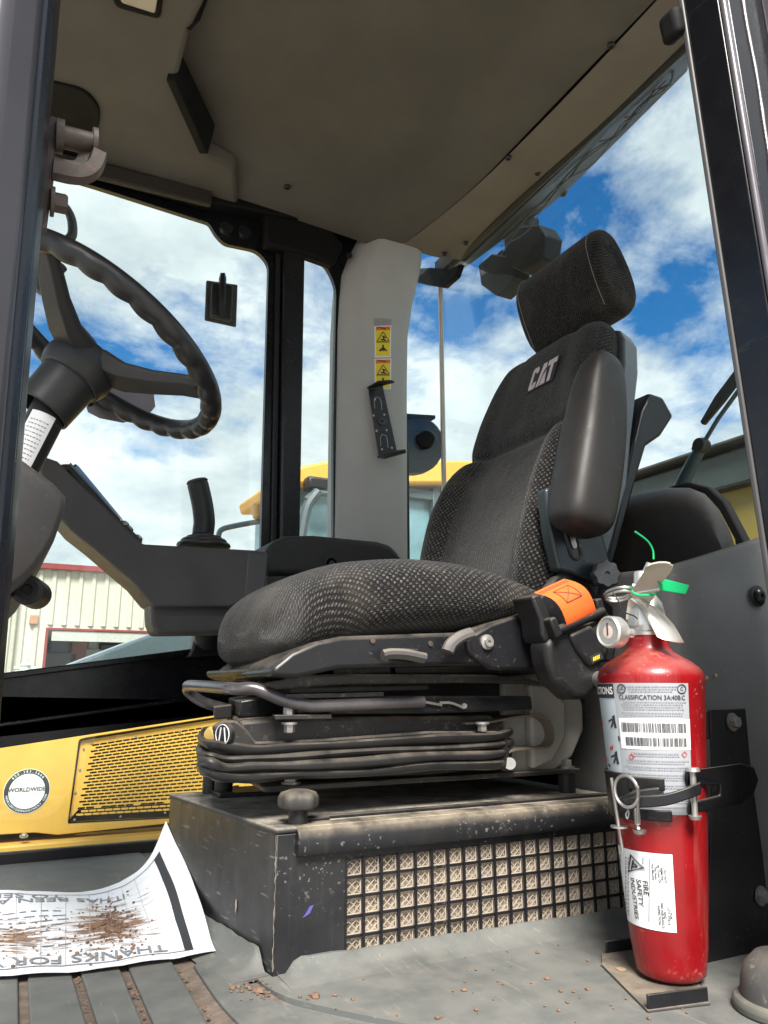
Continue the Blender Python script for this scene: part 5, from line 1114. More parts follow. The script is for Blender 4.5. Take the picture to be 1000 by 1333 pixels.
gs = G(); gs.cyl(vb0+ea*0.055-er*0.014+tocam*0.004, vb0+ea*0.055+er*0.016+tocam*0.004, 0.004).cyl(vb0+ea*0.062-er*0.002, vb0+ea*0.085+er*0.01, 0.005)
build(gs, 'rivet', ALU, fe)
# pull pin ring
rc_ = ep(806, 776, EB.y-0.02); ra, rb = (er*0.9+tocam*0.2+ea*0.1).normalized(), (ea*0.35+tocam*0.8).normalized()
gr = G(); gr.tube([rc_+ra*(0.0165*math.cos(t))+rb*(0.0115*math.sin(t)) for t in [2*math.pi*i/28 for i in range(28)]], 0.0018, 8, loop=True)
gr.tube([rc_+ra*(0.0175*math.cos(t))+rb*(0.0125*math.sin(t))+ea*0.004 for t in [2*math.pi*i/28+0.4 for i in range(24)]], 0.0018, 8)
gr.cyl(rc_+ra*0.014, rc_+ra*0.05, 0.002); build(gr, 'pull_pin', STEEL, fe)
gt = G(); gt.tube(smooth_path([ep(798, 771, EB.y-0.03), ep(806, 784, EB.y-0.035), ep(812, 796, EB.y-0.03), ep(826, 802, EB.y-0.03), ep(830, 806, EB.y-0.03)], 5), 0.0009, 6); build(gt, 'pin_cord', INK, fe)
# green tamper seal
gg = G(); loop = [ep(812, 768, EB.y-0.01), ep(820, 764, EB.y-0.02), ep(826, 773, EB.y-0.045), ep(845, 775, EB.y-0.05), ep(858, 770, EB.y-0.045), ep(862, 764, EB.y-0.03)]
gg.tube(smooth_path(loop, 5), 0.0016, 6); seal = build(gg, 'tamper_seal', GREEN, fe)
build(G().prism([ep(858, 757, EB.y-0.05), ep(866, 754, EB.y-0.05), ep(898, 762, EB.y-0.045), ep(893, 774, EB.y-0.045), ep(862, 769, EB.y-0.05)], (0, 0.003, 0.001)), 'seal_tag', GREEN, seal, 0.0008)
build(G().tube(smooth_path([ep(851, 728, EB.y-0.05), ep(850, 716, EB.y-0.05), ep(843, 704, EB.y-0.05), ep(827, 692, EB.y-0.05)], 5), 0.0012, 6), 'seal_tail', GREEN, seal)
# labels --------------------------------------------------------
def ph(u, v):                                                 # angle on the cylinder seen at pixel column u
    h = pxh(v); c = EB+ea*h; q = c-CP; w = q.dot(CF); off = (u-(500+FPX*q.dot(CR)/w))*w/FPX
    return math.asin(max(-0.999, min(0.999, off/rad_at(h))))
hA0, hA1 = pxh(1052), pxh(890); phl, phm, phr = -1.42, ph(811, 960), ph(893, 960)
lab = patch(phl, phr, hA0, hA1, 0.0005, 'label', LABELG, fe, 28, 14)
patch(phl, phm-0.02, hA0, hA1, 0.0009, 'instruction_strip', mat('label_blue', (0.42, 0.48, 0.52), 0.5, spots=0.3), lab, 14, 10)
patch(phl, phm-0.02, pxh(909), hA1-0.0005, 0.0013, 'title_band', INK, lab, 14, 3)
def curve_text(s, size, p0, h, off, name, m, par, align='CENTER', bold=0.0, rot=0, xs=1.0):
    vs, fs = letters(s, size, align, bold, xs); r = rad_at(h); g = G(); c, sn = math.cos(rot), math.sin(rot)
    g.add([onext(p0+(v.x*c-v.y*sn)/r, h+(v.x*sn+v.y*c), off) for v in vs], fs); return build(g, name, m, par, flip=False)
curve_text('INSTRUCTIONS', 0.0125, phm-0.04, pxh(900), 0.0018, 'lettering', WHITE, lab, 'RIGHT', 0.02, xs=0.86)
pc_ = (phm+phr)/2
curve_text('CLASSIFICATION 3A:40B:C', 0.0076, pc_, pxh(908), 0.0012, 'lettering', INK, lab, bold=0.012, xs=0.9)
# unreadable small print as fine rows, barcodes as bars
random.seed(21)
gp = G()
def dash_rows(p0, p1, vs_, hh, dens=0.8):
    for v in vs_:
        h = pxh(v); a = p0+random.uniform(0, 0.1)
        while a < p1-0.02-random.uniform(0, 0.1):
            w = random.uniform(0.012, 0.05)
            gp.add([onext(a, h-hh, 0.0012), onext(min(a+w, p1), h-hh, 0.0012), onext(min(a+w, p1), h+hh, 0.0012), onext(a, h+hh, 0.0012)], [(0, 1, 2, 3)]); a += w+0.014
dash_rows(phm+0.22, phr-0.24, (894.5, 897.5, 900.5), 0.0006); dash_rows(phm+0.08, phr-0.06, (913.5, 916.5, 919.5, 922.5), 0.00055)
dash_rows(phm+0.08, phr-0.08, (927, 930), 0.0005); dash_rows(phm+0.2, phr-0.2, (977, 980), 0.0006); dash_rows(phm+0.06, phr-0.04, (986, 989, 994, 997, 1003, 1006, 1009, 1016, 1019, 1025, 1028, 1034, 1037, 1043), 0.0005)
tag(build(gp, 'small_print', GREYINK, lab, flat=True, flip=False), kind='stuff')
for sgn, uu in ((1, 0.1), (-1, 0)):
    pp_ = phm+0.16 if sgn == 1 else phr-0.15
    gq = G(); gq.tube([onext(pp_+0.085*math.cos(t), pxh(897)+0.0052*math.sin(t), 0.0012) for t in [2*math.pi*i/20 for i in range(20)]], 0.0006, 4, loop=True); build(gq, 'mark_ring', INK, lab)
    curve_text('UL' if sgn == 1 else 'C', 0.006, pp_, pxh(897), 0.0014, 'lettering', INK, lab, bold=0.02)
patch(phm+0.03, phr+0.0, pxh(972), pxh(934), 0.0010, 'barcode_panel', WHITE, lab, 14, 4)
gb = G()
for v0, v1, a0_, a1_ in ((939, 951, phm+0.08, phr-0.10), (957, 968, phm+0.15, phr-0.10)):
    a = a0_
    while a < a1_:
        w = random.choice((0.007, 0.007, 0.012, 0.018)); h0, h1 = pxh(v1), pxh(v0)
        gb.add([onext(a, h0, 0.0015), onext(a+w, h0, 0.0015), onext(a+w, h1, 0.0015), onext(a, h1, 0.0015)], [(0, 1, 2, 3)]); a += w+random.choice((0.006, 0.008, 0.014))
tag(build(gb, 'barcode', INK, lab, flat=True, flip=False), kind='stuff')
# pictograms on the instruction strip
REDP = flat_mat('picto_red', (0.6, 0.06, 0.03)); gk1, gk2 = G(), G()
def qd(g, pts): g.add([onext(ph(u, v), pxh(v), 0.0014) for u, v in pts], [tuple(range(len(pts)))])
for dv, du in ((0, 0), (46, 3)):
    qd(gk1, [(802+du, 932+dv), (805+du, 930+dv), (806+du, 938+dv), (808+du, 947+dv), (805+du, 947+dv), (804+du, 941+dv), (802+du, 947+dv), (800+du, 946+dv), (802+du, 939+dv)])
    qd(gk1, [(797+du, 938+dv), (803+du, 934+dv), (804+du, 936+dv), (798+du, 940+dv)])
qd(gk2, [(786, 936), (788, 934), (790, 946), (786, 947)]); qd(gk2, [(799, 972), (803, 969), (803, 975), (799, 976)]); qd(gk2, [(792, 989), (794, 987), (797, 991), (794, 993)])
qd(gk1, [(796, 996), (797, 994), (800, 997), (799, 999)]); qd(gk1, [(809, 957), (811, 957), (812, 963), (810, 963)])
build(gk1, 'pictogram', INK, lab, flip=False); build(gk2, 'pictogram', REDP, lab, flip=False)
gk3 = G()
for (u, v) in ((826, 981), (886, 977)):
    gk3.tube([onext(ph(u+a, v+b), pxh(v+b), 0.0014) for a, b in ((-3, 0), (0, -3.5), (3, 0), (0, 3.5))], 0.0005, 4, loop=True)
build(gk3, 'hazard_diamond', REDP, lab)
# lower white inspection label, text runs downward
hB0, hB1 = pxh(1199), pxh(1101); pb0, pb1 = -1.35, ph(876, 1150)
lab2 = patch(pb0, pb1, hB0, hB1, 0.0006, 'inspection_label', WHITE, fe, 24, 12)
def down(s, size, u, v, m=INK, bold=0.022, align='LEFT', xs=1.0): curve_text(s, size, ph(u, v), pxh(v), 0.0013, 'lettering', m, lab2, align, bold, -math.pi/2, xs)
down('FIRE', 0.0090, 841.5, 1137, bold=0.012); down('SAFETY', 0.0090, 834, 1137, bold=0.012); down('INDUSTRIES', 0.0090, 826.5, 1137, bold=0.012, xs=0.94)
down('DO NOT', 0.0037, 864.5, 1120); down('REMOVE', 0.0037, 860.5, 1118); down('By Order Of', 0.0037, 857, 1115); down('The State', 0.0037, 853.5, 1117); down('Fire Marshal', 0.0037, 850, 1114)
down('FOR', 0.0037, 872, 1174); down('CITY, STATE', 0.0037, 868.5, 1166); down('AND', 0.0037, 865, 1173); down('FIRE INSURANCE', 0.0037, 861, 1162); down('INSPECTION', 0.0037, 857.5, 1166)
down('FULL WT.', 0.0037, 839, 1108, GREYINK)
gt = G()
T = [(825, 1108), (840, 1121), (822.5, 1130)]
gt.tube([onext(ph(u, v), pxh(v), 0.0014) for u, v in T], 0.0013, 4, loop=True)
for a, b in (((827, 1117), (833, 1121)), ((826, 1123), (832, 1122)), ((828, 1114), (826, 1126))): gt.tube([onext(ph(*a), pxh(a[1]), 0.0014), onext(ph(*b), pxh(b[1]), 0.0014)], 0.0010, 4)
gt.tube([onext(ph(847, 1108+i*9), pxh(1108+i*9), 0.0013) for i in range(10)], 0.0003, 4)
build(gt, 'emblem', INK, lab2)
gp = G(); random.seed(8)
for col in (821.5, 818.5, 811, 808.5):
    v = 1112
    while v < 1190:
        w = random.uniform(2, 6); qd(gp, [(col, v), (col+1.0, v), (col+1.0, v+w), (col, v+w)]); v += w+1.6
tag(build(gp, 'small_print', GREYINK, lab2, flat=True, flip=False), kind='stuff')

# ================================================================ EXTINGUISHER BRACKET
br = thing('extinguisher_bracket', EB+V((0.04, 0, -0.012)), 'black steel bracket clamping the red fire extinguisher with a hinged band', 'bracket')
bpY = EB.y+0.02
def bp4(u, v, y=bpY): return A(u, v, Y=y)
PF = [bp4(u, v) for u, v in ((924, 923), (971, 922), (978, 1000), (992, 1100), (1003, 1200), (1006, 1306), (920, 1308), (921, 1200), (925, 1100), (927, 1000))]
build(G().prism(PF, (0.004, 0.006, 0)), 'back_plate', BLACK, br, 0.0015)
build(G().prism([bp4(918, 925, bpY+0.005), bp4(932, 924, bpY+0.005), bp4(932, 962, bpY+0.005), bp4(918, 962, bpY+0.005)], (0, 0.03, 0)), 'stand_off', RUST, br, 0.002)
for u, v in ((953, 940), (990, 1166)): build(G().hexbolt(bp4(u, v), (0.1, -1, 0), 0.0085, 0.009), 'bolt', ZINC, br)
bz = 0.0063
def fl(u, v): q = A(u, v, Z=bz+0.003); return q
bpoly = [fl(u, v) for u, v in ((783, 1241), (825, 1236), (900, 1262), (925, 1305), (843, 1315), (783, 1255))]
build(G().prism([(p.x, p.y, bz) for p in bpoly], (0, 0, 0.0032)), 'base_plate', mat('dusty_plate', (0.06, 0.055, 0.052), 0.5, dust=0.6, spots=0.5, spotcol=(0.25, 0.17, 0.12)), br, 0.001)
for a, b, nm in ((fl(789, 1241), fl(835, 1234), 'base_flange'), (fl(843, 1314), fl(922, 1303), 'base_flange')):
    d = (b-a).normalized(); build(G().obox((a+b)/2+V((0, 0, 0.007)), d*((b-a).length/2), V((-d.y, d.x, 0))*0.0016, V((0, 0, 0.0075))), nm, BLACK, br, 0.0014)
build(G().lathe([(0.006, 0), (0.006, 0.0008)], fl(809, 1263)+V((0, 0, 0.0006)), (0, 0, 1), 16), 'plate_hole', mat('dirt_hole', (0.3, 0.2, 0.13), 0.9), br)
# band round the cylinder
hb0, hb1 = pxh(1056), pxh(1003)
def bandring(h0, h1, p0, p1, th, n=30):
    rg = []
    for i in range(n+1):
        p = p0+(p1-p0)*i/n; h_ = h0; rg.append([onext(p, h0, 0.0012), onext(p, h0, 0.0012+th), onext(p, h1, 0.0012+th), onext(p, h1, 0.0012)])
    return G().loft(rg)
build(bandring(pxh(1062), pxh(1003), -3.3, -0.55, 0.004), 'band', BLACK, br, 0.001)
build(bandring(pxh(1060), pxh(1046), -0.55, 0.22, 0.006), 'band_finger', BLACK, br, 0.0015)
build(bandring(pxh(1022), pxh(1006), -0.55, 0.12, 0.006), 'band_finger', BLACK, br, 0.0015)
def cv(u, v, d): return EB+ea*pxh(v)+((A(u, v, Y=EB.y)-(EB+ea*pxh(v))).dot(er))*er+tocam*d
lk = smooth_path([cv(812, 1040, 0.072), cv(835, 1034, 0.079), cv(865, 1030, 0.079), cv(890, 1022, 0.073), cv(906, 1016, 0.062)], 4)
build(G().loft([[p+ea*0.007, p+tocam*0.004+ea*0.006, p+tocam*0.004-ea*0.006, p-ea*0.007] for p in lk]), 'latch_arm', BLACK, br, 0.001)
build(G().loft([[p+ea*0.008+tocam*0.001, p+tocam*0.005+ea*0.007, p+tocam*0.005-ea*0.007, p-ea*0.008+tocam*0.001] for p in smooth_path([cv(798, 1036, 0.058), cv(808, 1040, 0.066), cv(828, 1030, 0.074), cv(858, 1024, 0.076)], 4)]), 'latch_tongue', BLACK, br, 0.001)
# fork carrying the hinge
fk = [(890, 998), (905, 995), (960, 994), (978, 1002), (985, 1020), (978, 1040), (962, 1049), (893, 1051), (893, 1036), (931, 1030), (931, 1017), (890, 1015)]
build(G().prism([cv(u, v, 0.054-0.15*max(0, (u-912)/73)) for u, v in fk], (0.003, 0.006, 0)), 'hinge_fork', BLACK, br, 0.003, 3)
build(G().cyl(cv(897, 995, 0.057), cv(900, 1054, 0.057), 0.0035).lathe([(0.0085, 0), (0.0075, 0.004), (0, 0.0045)], cv(897, 997, 0.057), (0, 0, 1), 18).lathe([(0.0075, 0), (0.006, 0.004), (0, 0.0045)], cv(900, 1051, 0.057), (0, 0, -1), 18), 'hinge_pin', ZINC, br)
# locking pin with ring
p0_, p1_ = cv(797, 1007, 0.075), cv(811, 1098, 0.068)
build(G().cyl(p0_, p1_, 0.0021, n=10).lathe([(0.010, 0), (0.010, 0.002), (0, 0.002)], cv(807, 1068, 0.073), ea, 18), 'lock_pin', STEEL, br)
rcx = cv(817, 1021, 0.088); gr = G(); r1, r2 = (er*0.80+tocam*0.6).normalized(), ea
gr.tube([rcx+r1*(0.0165*math.cos(t))+r2*(0.0175*math.sin(t)) for t in [2*math.pi*i/30 for i in range(30)]], 0.0019, 8, loop=True)
gr.tube(smooth_path([rcx+r1*(0.0165*math.cos(t))+r2*(0.0175*math.sin(t))+tocam*0.004 for t in [rad(120-14*i) for i in range(9)]]+[cv(831, 1060, 0.08), cv(832, 1066, 0.08)], 3), 0.0019, 8); build(gr, 'pin_ring', STEEL, br)
build(G().cyl(cv(829, 1036, 0.078), cv(831, 1062, 0.078), 0.0035).lathe([(0.008, 0), (0.006, 0.004), (0, 0.004)], cv(833, 1069, 0.076), -ea, 16).tube(smooth_path([cv(817, 1040, 0.084), cv(820, 1047, 0.084), cv(818, 1055, 0.084), cv(816, 1050, 0.084), cv(819, 1044, 0.084)], 4), 0.0008, 5), 'clip', STEEL, br)
# rubber boot in the lower right corner
bo = thing('rubber_boot', A(995, 1320, Z=0.0), 'dusty grey rubber floor boot cut off at the lower right corner', 'boot')
BOOT = mat('boot_grey', (0.055, 0.055, 0.053), 0.7, dust=0.4, spots=0.5, var=0.15)
bc = A(1028, 1326, Z=0.0)
build(G().lathe([(0.055, 0.006), (0.055, 0.016), (0.050, 0.020)], bc, (0, 0, 1), 36), 'flange', mat('boot_flange', (0.10, 0.103, 0.09), 0.7, dust=0.35), bo, 0.003)
build(G().lathe([(0.047, 0.018), (0.045, 0.034), (0.040, 0.050), (0.028, 0.062), (0.012, 0.067)], bc, (0, 0, 1), 36), 'dome', BOOT, bo, ang=60)
# ================================================================ STEERING
WC = V((0.118, 1.214, 0.879)); WA = 0.541; wnv = V((math.sin(WA), 0, math.cos(WA))); we1 = wnv.cross(V((0, 1, 0))).normalized(); we2 = wnv.cross(we1)
WR = 0.202
def wpt(t, r=WR, h=0.0): return WC+we1*(r*math.cos(t))+we2*(r*math.sin(t))+wnv*h
def proj(p): q = p-CP; w = q.dot(CF); return 500+FPX*q.dot(CR)/w, 666.5-FPX*q.dot(CU)/w
def near_t(u, v, r=WR):
    return min((2*math.pi*i/360 for i in range(360)), key=lambda t: (proj(wpt(t, r))[0]-u)**2+(proj(wpt(t, r))[1]-v)**2)
sw = thing('steering_wheel', WC-wnv*0.1, 'black three-spoke steering wheel with finger grips at upper left', 'steering wheel')
WHP = mat('wheel_rubber', (0.014, 0.0145, 0.016), 0.38, var=0.15, bump=0.2, bscale=700, spots=0.2, spotcol=(0.06, 0.055, 0.05))
HUB = mat('hub_plastic', (0.022, 0.023, 0.025), 0.48, var=0.1, bump=0.15, bscale=900, spots=0.2, spotcol=(0.08, 0.08, 0.08))
n = 240; pth = [wpt(2*math.pi*i/n) for i in range(n)]
def rimr(i, a):                                               # ref points along the wheel normal, so a = 0 is the driver's side
    under = max(0, -math.cos(a)); inner = 1.0
    return 0.0165+0.0022*under*(abs(math.sin(i*math.pi*30/n))*2-1.0)
build(G().tube(pth, 0.016, 16, loop=True, rf=rimr, ref=wnv), 'rim', WHP, sw, ang=70)
tA, tB = near_t(44, 338), near_t(262, 510)
tC = tA+math.pi*0+2.2
cand = [tA+2*math.pi/3, tA-2*math.pi/3]
tC = max(cand, key=lambda t: min(abs(math.atan2(math.sin(t-tB), math.cos(t-tB))), 9))
hubh = -0.055
for t in (tA, tB, tC):
    d = we1*math.cos(t)+we2*math.sin(t); s = wnv.cross(d); rg = []
    for r, w, h, th in ((0.035, 0.034, hubh+0.02, 0.022), (0.075, 0.028, hubh+0.018, 0.018), (0.12, 0.023, -0.025, 0.015), (0.165, 0.021, -0.008, 0.013), (0.192, 0.022, -0.001, 0.012)):
        c = WC+d*r+wnv*h; rg.append([c-s*w-wnv*th*0.3, c-s*w*0.72-wnv*th, c+s*w*0.72-wnv*th, c+s*w-wnv*th*0.3, c+s*w+wnv*th*0.3, c+s*w*0.72+wnv*th*0.6, c-s*w*0.72+wnv*th*0.6, c-s*w+wnv*th*0.3])
    sk_ = build(G().loft(rg), 'spoke', HUB, sw, 0.002)
    rg = []
    for r, w, h in ((0.085, 0.006, -0.041), (0.12, 0.0055, -0.0425), (0.17, 0.0055, -0.0225)):
        pass
build(G().lathe([(0.045, 0.03), (0.052, 0.02), (0.056, 0.0), (0.056, -0.012), (0.050, -0.03)], WC+wnv*hubh, wnv, 40), 'hub', HUB, sw, 0.003, ang=40)
build(G().lathe([(0.045, -0.028), (0.0445, -0.04), (0.043, -0.085), (0.0425, -0.095), (0.038, -0.095), (0.037, -0.07)], WC+wnv*hubh, wnv, 40), 'hub_sleeve', HUB, sw, 0.002)
col_ = thing('steering_column', WC-wnv*0.5, 'dark steering column tube with white paper label below the wheel hub', 'steering column')
c_top = WC+wnv*(hubh-0.05); c_bot = A(24, 612, Y=1.214); wnv_c = (c_top-c_bot).normalized()
tube_ = build(G().cyl(c_top, c_bot-wnv_c*0.2, 0.027, n=28), 'tube', PLASTB, col_)
cdir = CP-WC; cdir = (cdir-wnv_c*cdir.dot(wnv_c)).normalized(); cs = wnv_c.cross(cdir)
if cs.dot(CR) < 0: cs = -cs
def ont(a, h, off=0.0006): return c_top-wnv_c*(h-0.105)+(cdir*math.cos(a)+cs*math.sin(a))*(0.027+off)
lb3 = build(G().grid(lambda u, v: ont(-0.85+u*1.35, 0.158+v*0.115), 8, 8), 'label', WHITE, tube_, ang=80)
gp = G(); random.seed(3)
for i in range(13):
    h = 0.172+i*0.0068; a = -0.68+random.uniform(0, 0.05)
    while a < 0.27:
        w = random.uniform(0.05, 0.16); gp.add([ont(a, h, 0.0011), ont(min(a+w, 0.3), h, 0.0011), ont(min(a+w, 0.3), h+0.0016, 0.0011), ont(a, h+0.0016, 0.0011)], [(0, 1, 2, 3)]); a += w+0.05
tag(build(gp, 'small_print', GREYINK, lb3, flat=True, flip=False), kind='stuff')
# knob on the far side of the wheel, and a paddle lever below the rim
kt = near_t(75, 355); kp = A(72, 356, Y=1.38)
o = thing('turn_knob', kp, 'short black spinner knob on the far side of the steering wheel rim', 'knob')
build(G().lathe([(0.010, -0.02), (0.010, 0.0), (0.020, 0.004), (0.023, 0.018), (0.021, 0.04), (0.010, 0.048)], kp, wnv*-1, 24), 'grip', WHP, o)
lv = thing('column_lever', A(150, 528, Y=1.33), 'flat grey paddle lever under the steering wheel rim', 'lever')
ce = A(152, 528, Y=1.33); LEVG = mat('paddle_grey', (0.20, 0.18, 0.20), 0.4, var=0.08)
rg = []
pd = [(112, 530), (122, 518), (150, 506), (178, 506), (196, 518), (198, 535), (185, 545), (160, 551), (130, 545), (114, 537)]
build(G().prism([A(u, v, Y=1.42+(u-112)*0.0004) for u, v in pd], wnv*0.012), 'paddle', LEVG, lv, 0.004, 3)
build(G().tube([A(118, 526, Y=1.425), A(85, 505, Y=1.30)], 0.006, 8), 'stalk', PLASTB, lv)
# hose loop outside the window, upper left
hp_ = [A(u, v, Y=1.98) for u, v in ((70, 262), (84, 268), (93, 285), (94, 305), (86, 316), (84, 330))]
o = build(G().tube(smooth_path(hp_, 6), 0.011, 10, rf=lambda i, t: 0.007+0.007*abs(math.cos(t))), 'grab_strap', PLASTB, None, loc=hp_[0]); tag(o, 'curved black grab strap showing above the steering wheel rim', 'strap')
# dash cowl at the left edge
cw_ = thing('dash_cowl', A(10, 760, Y=1.0), 'dark grey plastic dash cowl cut off at the left edge below the wheel', 'dash')
c0 = [(-60, 585), (0, 588), (22, 598), (68, 632), (85, 650), (83, 668), (70, 705), (46, 742), (28, 760), (0, 778), (-60, 790)]
rg = []
for y, k in ((0.872, 0.90), (0.876, 0.955), (0.885, 0.985), (0.90, 1.0), (1.42, 1.0)):
    P_ = [A(u, v, Y=0.9) for u, v in scaled(c0, k, (-20, 690))]; rg.append([(p.x, y, p.z) for p in P_])
build(G().loft(rg), 'shell', PLAST, cw_, ang=60)
ck = A(36, 768, Y=0.93)
build(G().lathe([(0.0165, 0.05), (0.0165, 0.0), (0.012, -0.004), (0.006, -0.004), (0.005, 0.0)], ck, (0.25, 1, 0), 22).bar(A(10, 768, Y=0.95), A(40, 752, Y=0.95), 0.02, 0.018), 'pivot_boss', PLASTB, cw_)
build(G().prism([A(u, v, Y=0.94) for u, v in ((0, 776), (15, 772), (14, 780), (8, 794), (0, 795))], (0, 0.02, 0)), 'cable_clip', PLASTB, cw_, 0.002)
# ================================================================ RIGHT CONSOLE
cs_ = thing('control_console', A(270, 820, Y=1.55), 'dark grey plastic side console sweeping up to a tilted display', 'console')
CY0, CY1 = 1.50, 1.61
body = [(52, 597), (58, 594), (75, 600), (186, 708), (330, 716), (346, 718), (346, 770), (323, 778), (300, 790), (205, 790), (196, 784), (178, 762), (120, 712), (92, 690), (62, 655), (52, 612)]
def cpx(u, v, y=CY0): return A(u, v, Y=y)
rg = []
for y, k in ((CY0, 0.0), (CY0+0.004, 0.0), (CY1-0.004, 0.0), (CY1, 0.0)):
    rg.append([(cpx(u, v).x, y, cpx(u, v).z) for u, v in body])
build(G().prism(rg[0], (0, CY1-CY0, 0)), 'body', PLAST, cs_, 0.012, 4)
low = [(196, 772), (208, 782), (325, 778), (322, 824), (204, 826), (198, 812)]
build(G().prism([cpx(u, v, CY0+0.02) for u, v in low], (0, 0.08, 0)), 'lower_tray', PLAST, cs_, 0.008, 3)
build(G().prism([cpx(u, v, CY0-0.001) for u, v in ((322, 719), (349, 720), (346, 768), (318, 778))], (0, 0.112, 0)), 'end_cap', mat('cap_grey', (0.058, 0.058, 0.060), 0.5, bump=0.1, bscale=900), cs_, 0.004)
# display
ds = [(76, 607), (92, 606), (172, 692), (186, 706), (180, 708), (150, 684), (88, 620)]
disp = build(G().prism([cpx(u, v, CY0+0.015) for u, v in ((78, 604), (90, 603), (160, 680), (159, 687), (148, 685), (80, 612))], (0, 0.085, 0)), 'display', PLASTB, cs_, 0.004)
build(G().prism([cpx(u, v, CY0+0.022) for u, v in ((92, 602), (156, 674), (157, 677), (90, 604))], (0, 0.07, 0)), 'screen', mat('screen_dark', (0.10, 0.13, 0.15), 0.1, var=0.05, spec=0.8), disp)
scq = [A(88, 611, Y=CY0+0.008), A(153, 685, Y=CY0+0.008), A(162, 679, Y=CY0+0.085), A(99, 603, Y=CY0+0.085)]
scn = (scq[1]-scq[0]).cross(scq[3]-scq[0]).normalized(); scn = scn if scn.z > 0 else -scn
build(G().prism([q-scn*0.012 for q in scq], scn*0.0115), 'bezel', MATT, disp, 0.002)
ctr_ = sum(scq, V((0, 0, 0)))/4
build(G().prism([ctr_+(q-ctr_)*0.93+scn*0.0 for q in scq], scn*0.001), 'glass_face', mat('tablet_glass', (0.05, 0.065, 0.075), 0.12, spec=0.9, var=0.05), disp)
build(G().prism([cpx(u, v, CY0+0.0145) for u, v in ((88, 614), (112, 642), (110, 646), (86, 618))], (0, 0.003, 0)), 'edge_trim', ZINC, disp)
build(G().prism([cpx(u, v, CY0+0.01) for u, v in ((158, 686), (164, 682), (186, 704), (184, 709))], (0, 0.09, 0)), 'switch_panel', PLASTB, cs_, 0.002)
for u, v in ((163, 683), (168, 689), (180, 701)): build(G().lathe([(0.008, -0.004), (0.008, 0.004), (0.004, 0.006)], cpx(u, v, CY0+0.03), (0.6, 0, 0.75), 12), 'button', ZINC, cs_)
build(G().lathe([(0.004, -0.004), (0.004, 0.003), (0.002, 0.004)], cpx(72, 604, CY0+0.03), (0.6, 0, 0.75), 12), 'button', PLASTB, cs_)
# joystick
jb = A(265, 713, Y=1.555)
js = thing('joystick', jb, 'black joystick with curved grip and ribbed boot on the side console', 'joystick')
build(G().lathe([(0.053, 0), (0.055, 0.004), (0.053, 0.008), (0.046, 0.010), (0.047, 0.014), (0.044, 0.017), (0.036, 0.019), (0.036, 0.022), (0.022, 0.026), (0.015, 0.032)], jb, (0, 0, 1), 36), 'boot', CABLE, js, ang=60)
gp_ = [A(u, v, Y=1.56) for u, v in ((264, 697), (265, 690), (266, 678), (264, 660), (261, 645), (257, 628))]
rads = (0.0195, 0.020, 0.0195, 0.0195, 0.0195, 0.0195)
sm = smooth_path(gp_, 4)
build(G().tube(sm, 0.0195, 18, rf=lambda i, a: 0.0225*(1+0.05*math.cos(2*a))*(0.93 if i == len(sm)-1 else 1)), 'grip', PLASTB, js, ang=60)
build(G().tube([sm[-1], sm[-1]+(sm[-1]-sm[-2]).normalized()*0.006], 0.021, 18, rf=lambda i, a: (0.0236, 0.020)[i]), 'grip_cap', PLAST, js, 0.002)
build(G().tube([sm[0]-V((0, 0, 0.004)), sm[0]+V((0, 0, 0.010)), sm[0]+V((0, 0, 0.02))], 0.021, 18, rf=lambda i, a: (0.018, 0.0215, 0.0205)[i]), 'collar', PLASTB, js, ang=30)
# padded storage box behind console
ab = thing('armrest_box', A(430, 780, Y=1.62), 'black padded storage lid behind the seat cushion with two screws', 'storage box')
pd_ = [(347, 748), (347, 716), (352, 706), (372, 697), (410, 696), (450, 700), (492, 704), (510, 709), (522, 722), (527, 748)]
build(G().prism([A(u, v, Y=1.60) for u, v in pd_], (0, 0.2, 0)), 'lid', mat('lid_vinyl', (0.030, 0.029, 0.027), 0.6, bump=0.4, bscale=500, var=0.15), ab, 0.014, 4)
build(G().prism([A(u, v, Y=1.61) for u, v in ((347, 749), (527, 749), (527, 812), (347, 812))], (0, 0.18, 0)), 'box', PLAST, ab, 0.006)
for u, v in ((431, 734), (516, 733)):
    p = A(u, v, Y=1.598); s_ = build(G().lathe([(0.016, 0), (0.016, 0.002), (0.013, 0.003), (0.0125, -0.0)], p, (0, -1, 0), 20), 'screw_well', PLASTB, ab)
    build(G().hexbolt(p, (0, -1, 0), 0.0075, 0.006, False), 'screw', PLAST, s_)
# latch on the window
lw = thing('window_latch', A(290, 390, Y=1.895), 'small black latch with a raised ridge stuck on the side window', 'latch')
def lw_(u, v, y=1.935): return A(u, v, Y=y)
build(G().prism([lw_(u, v) for u, v in ((269, 364), (310, 370), (308, 425), (267, 416))], (0, 0.01, 0)), 'pad', PLASTB, lw, 0.004)
build(G().prism([lw_(u, v, 1.92) for u, v in ((276, 366), (304, 370), (302, 418), (274, 412))], (0, 0.014, 0)), 'plate', BLACK, lw, 0.006)
rg = []
for t in range(9):
    k = t/8; u = 290-1*k; v = 355+58*k; w = 5.0 if t else 3.0; dpt = 0.02 if t < 6 else 0.02-0.006*(t-5)
    rg.append([lw_(u-w, v, 1.918), lw_(u-w*0.6, v, 1.918-dpt), lw_(u+w*0.6, v, 1.918-dpt), lw_(u+w, v, 1.918)])
build(G().loft(rg), 'ridge', PLASTB, lw, ang=60)

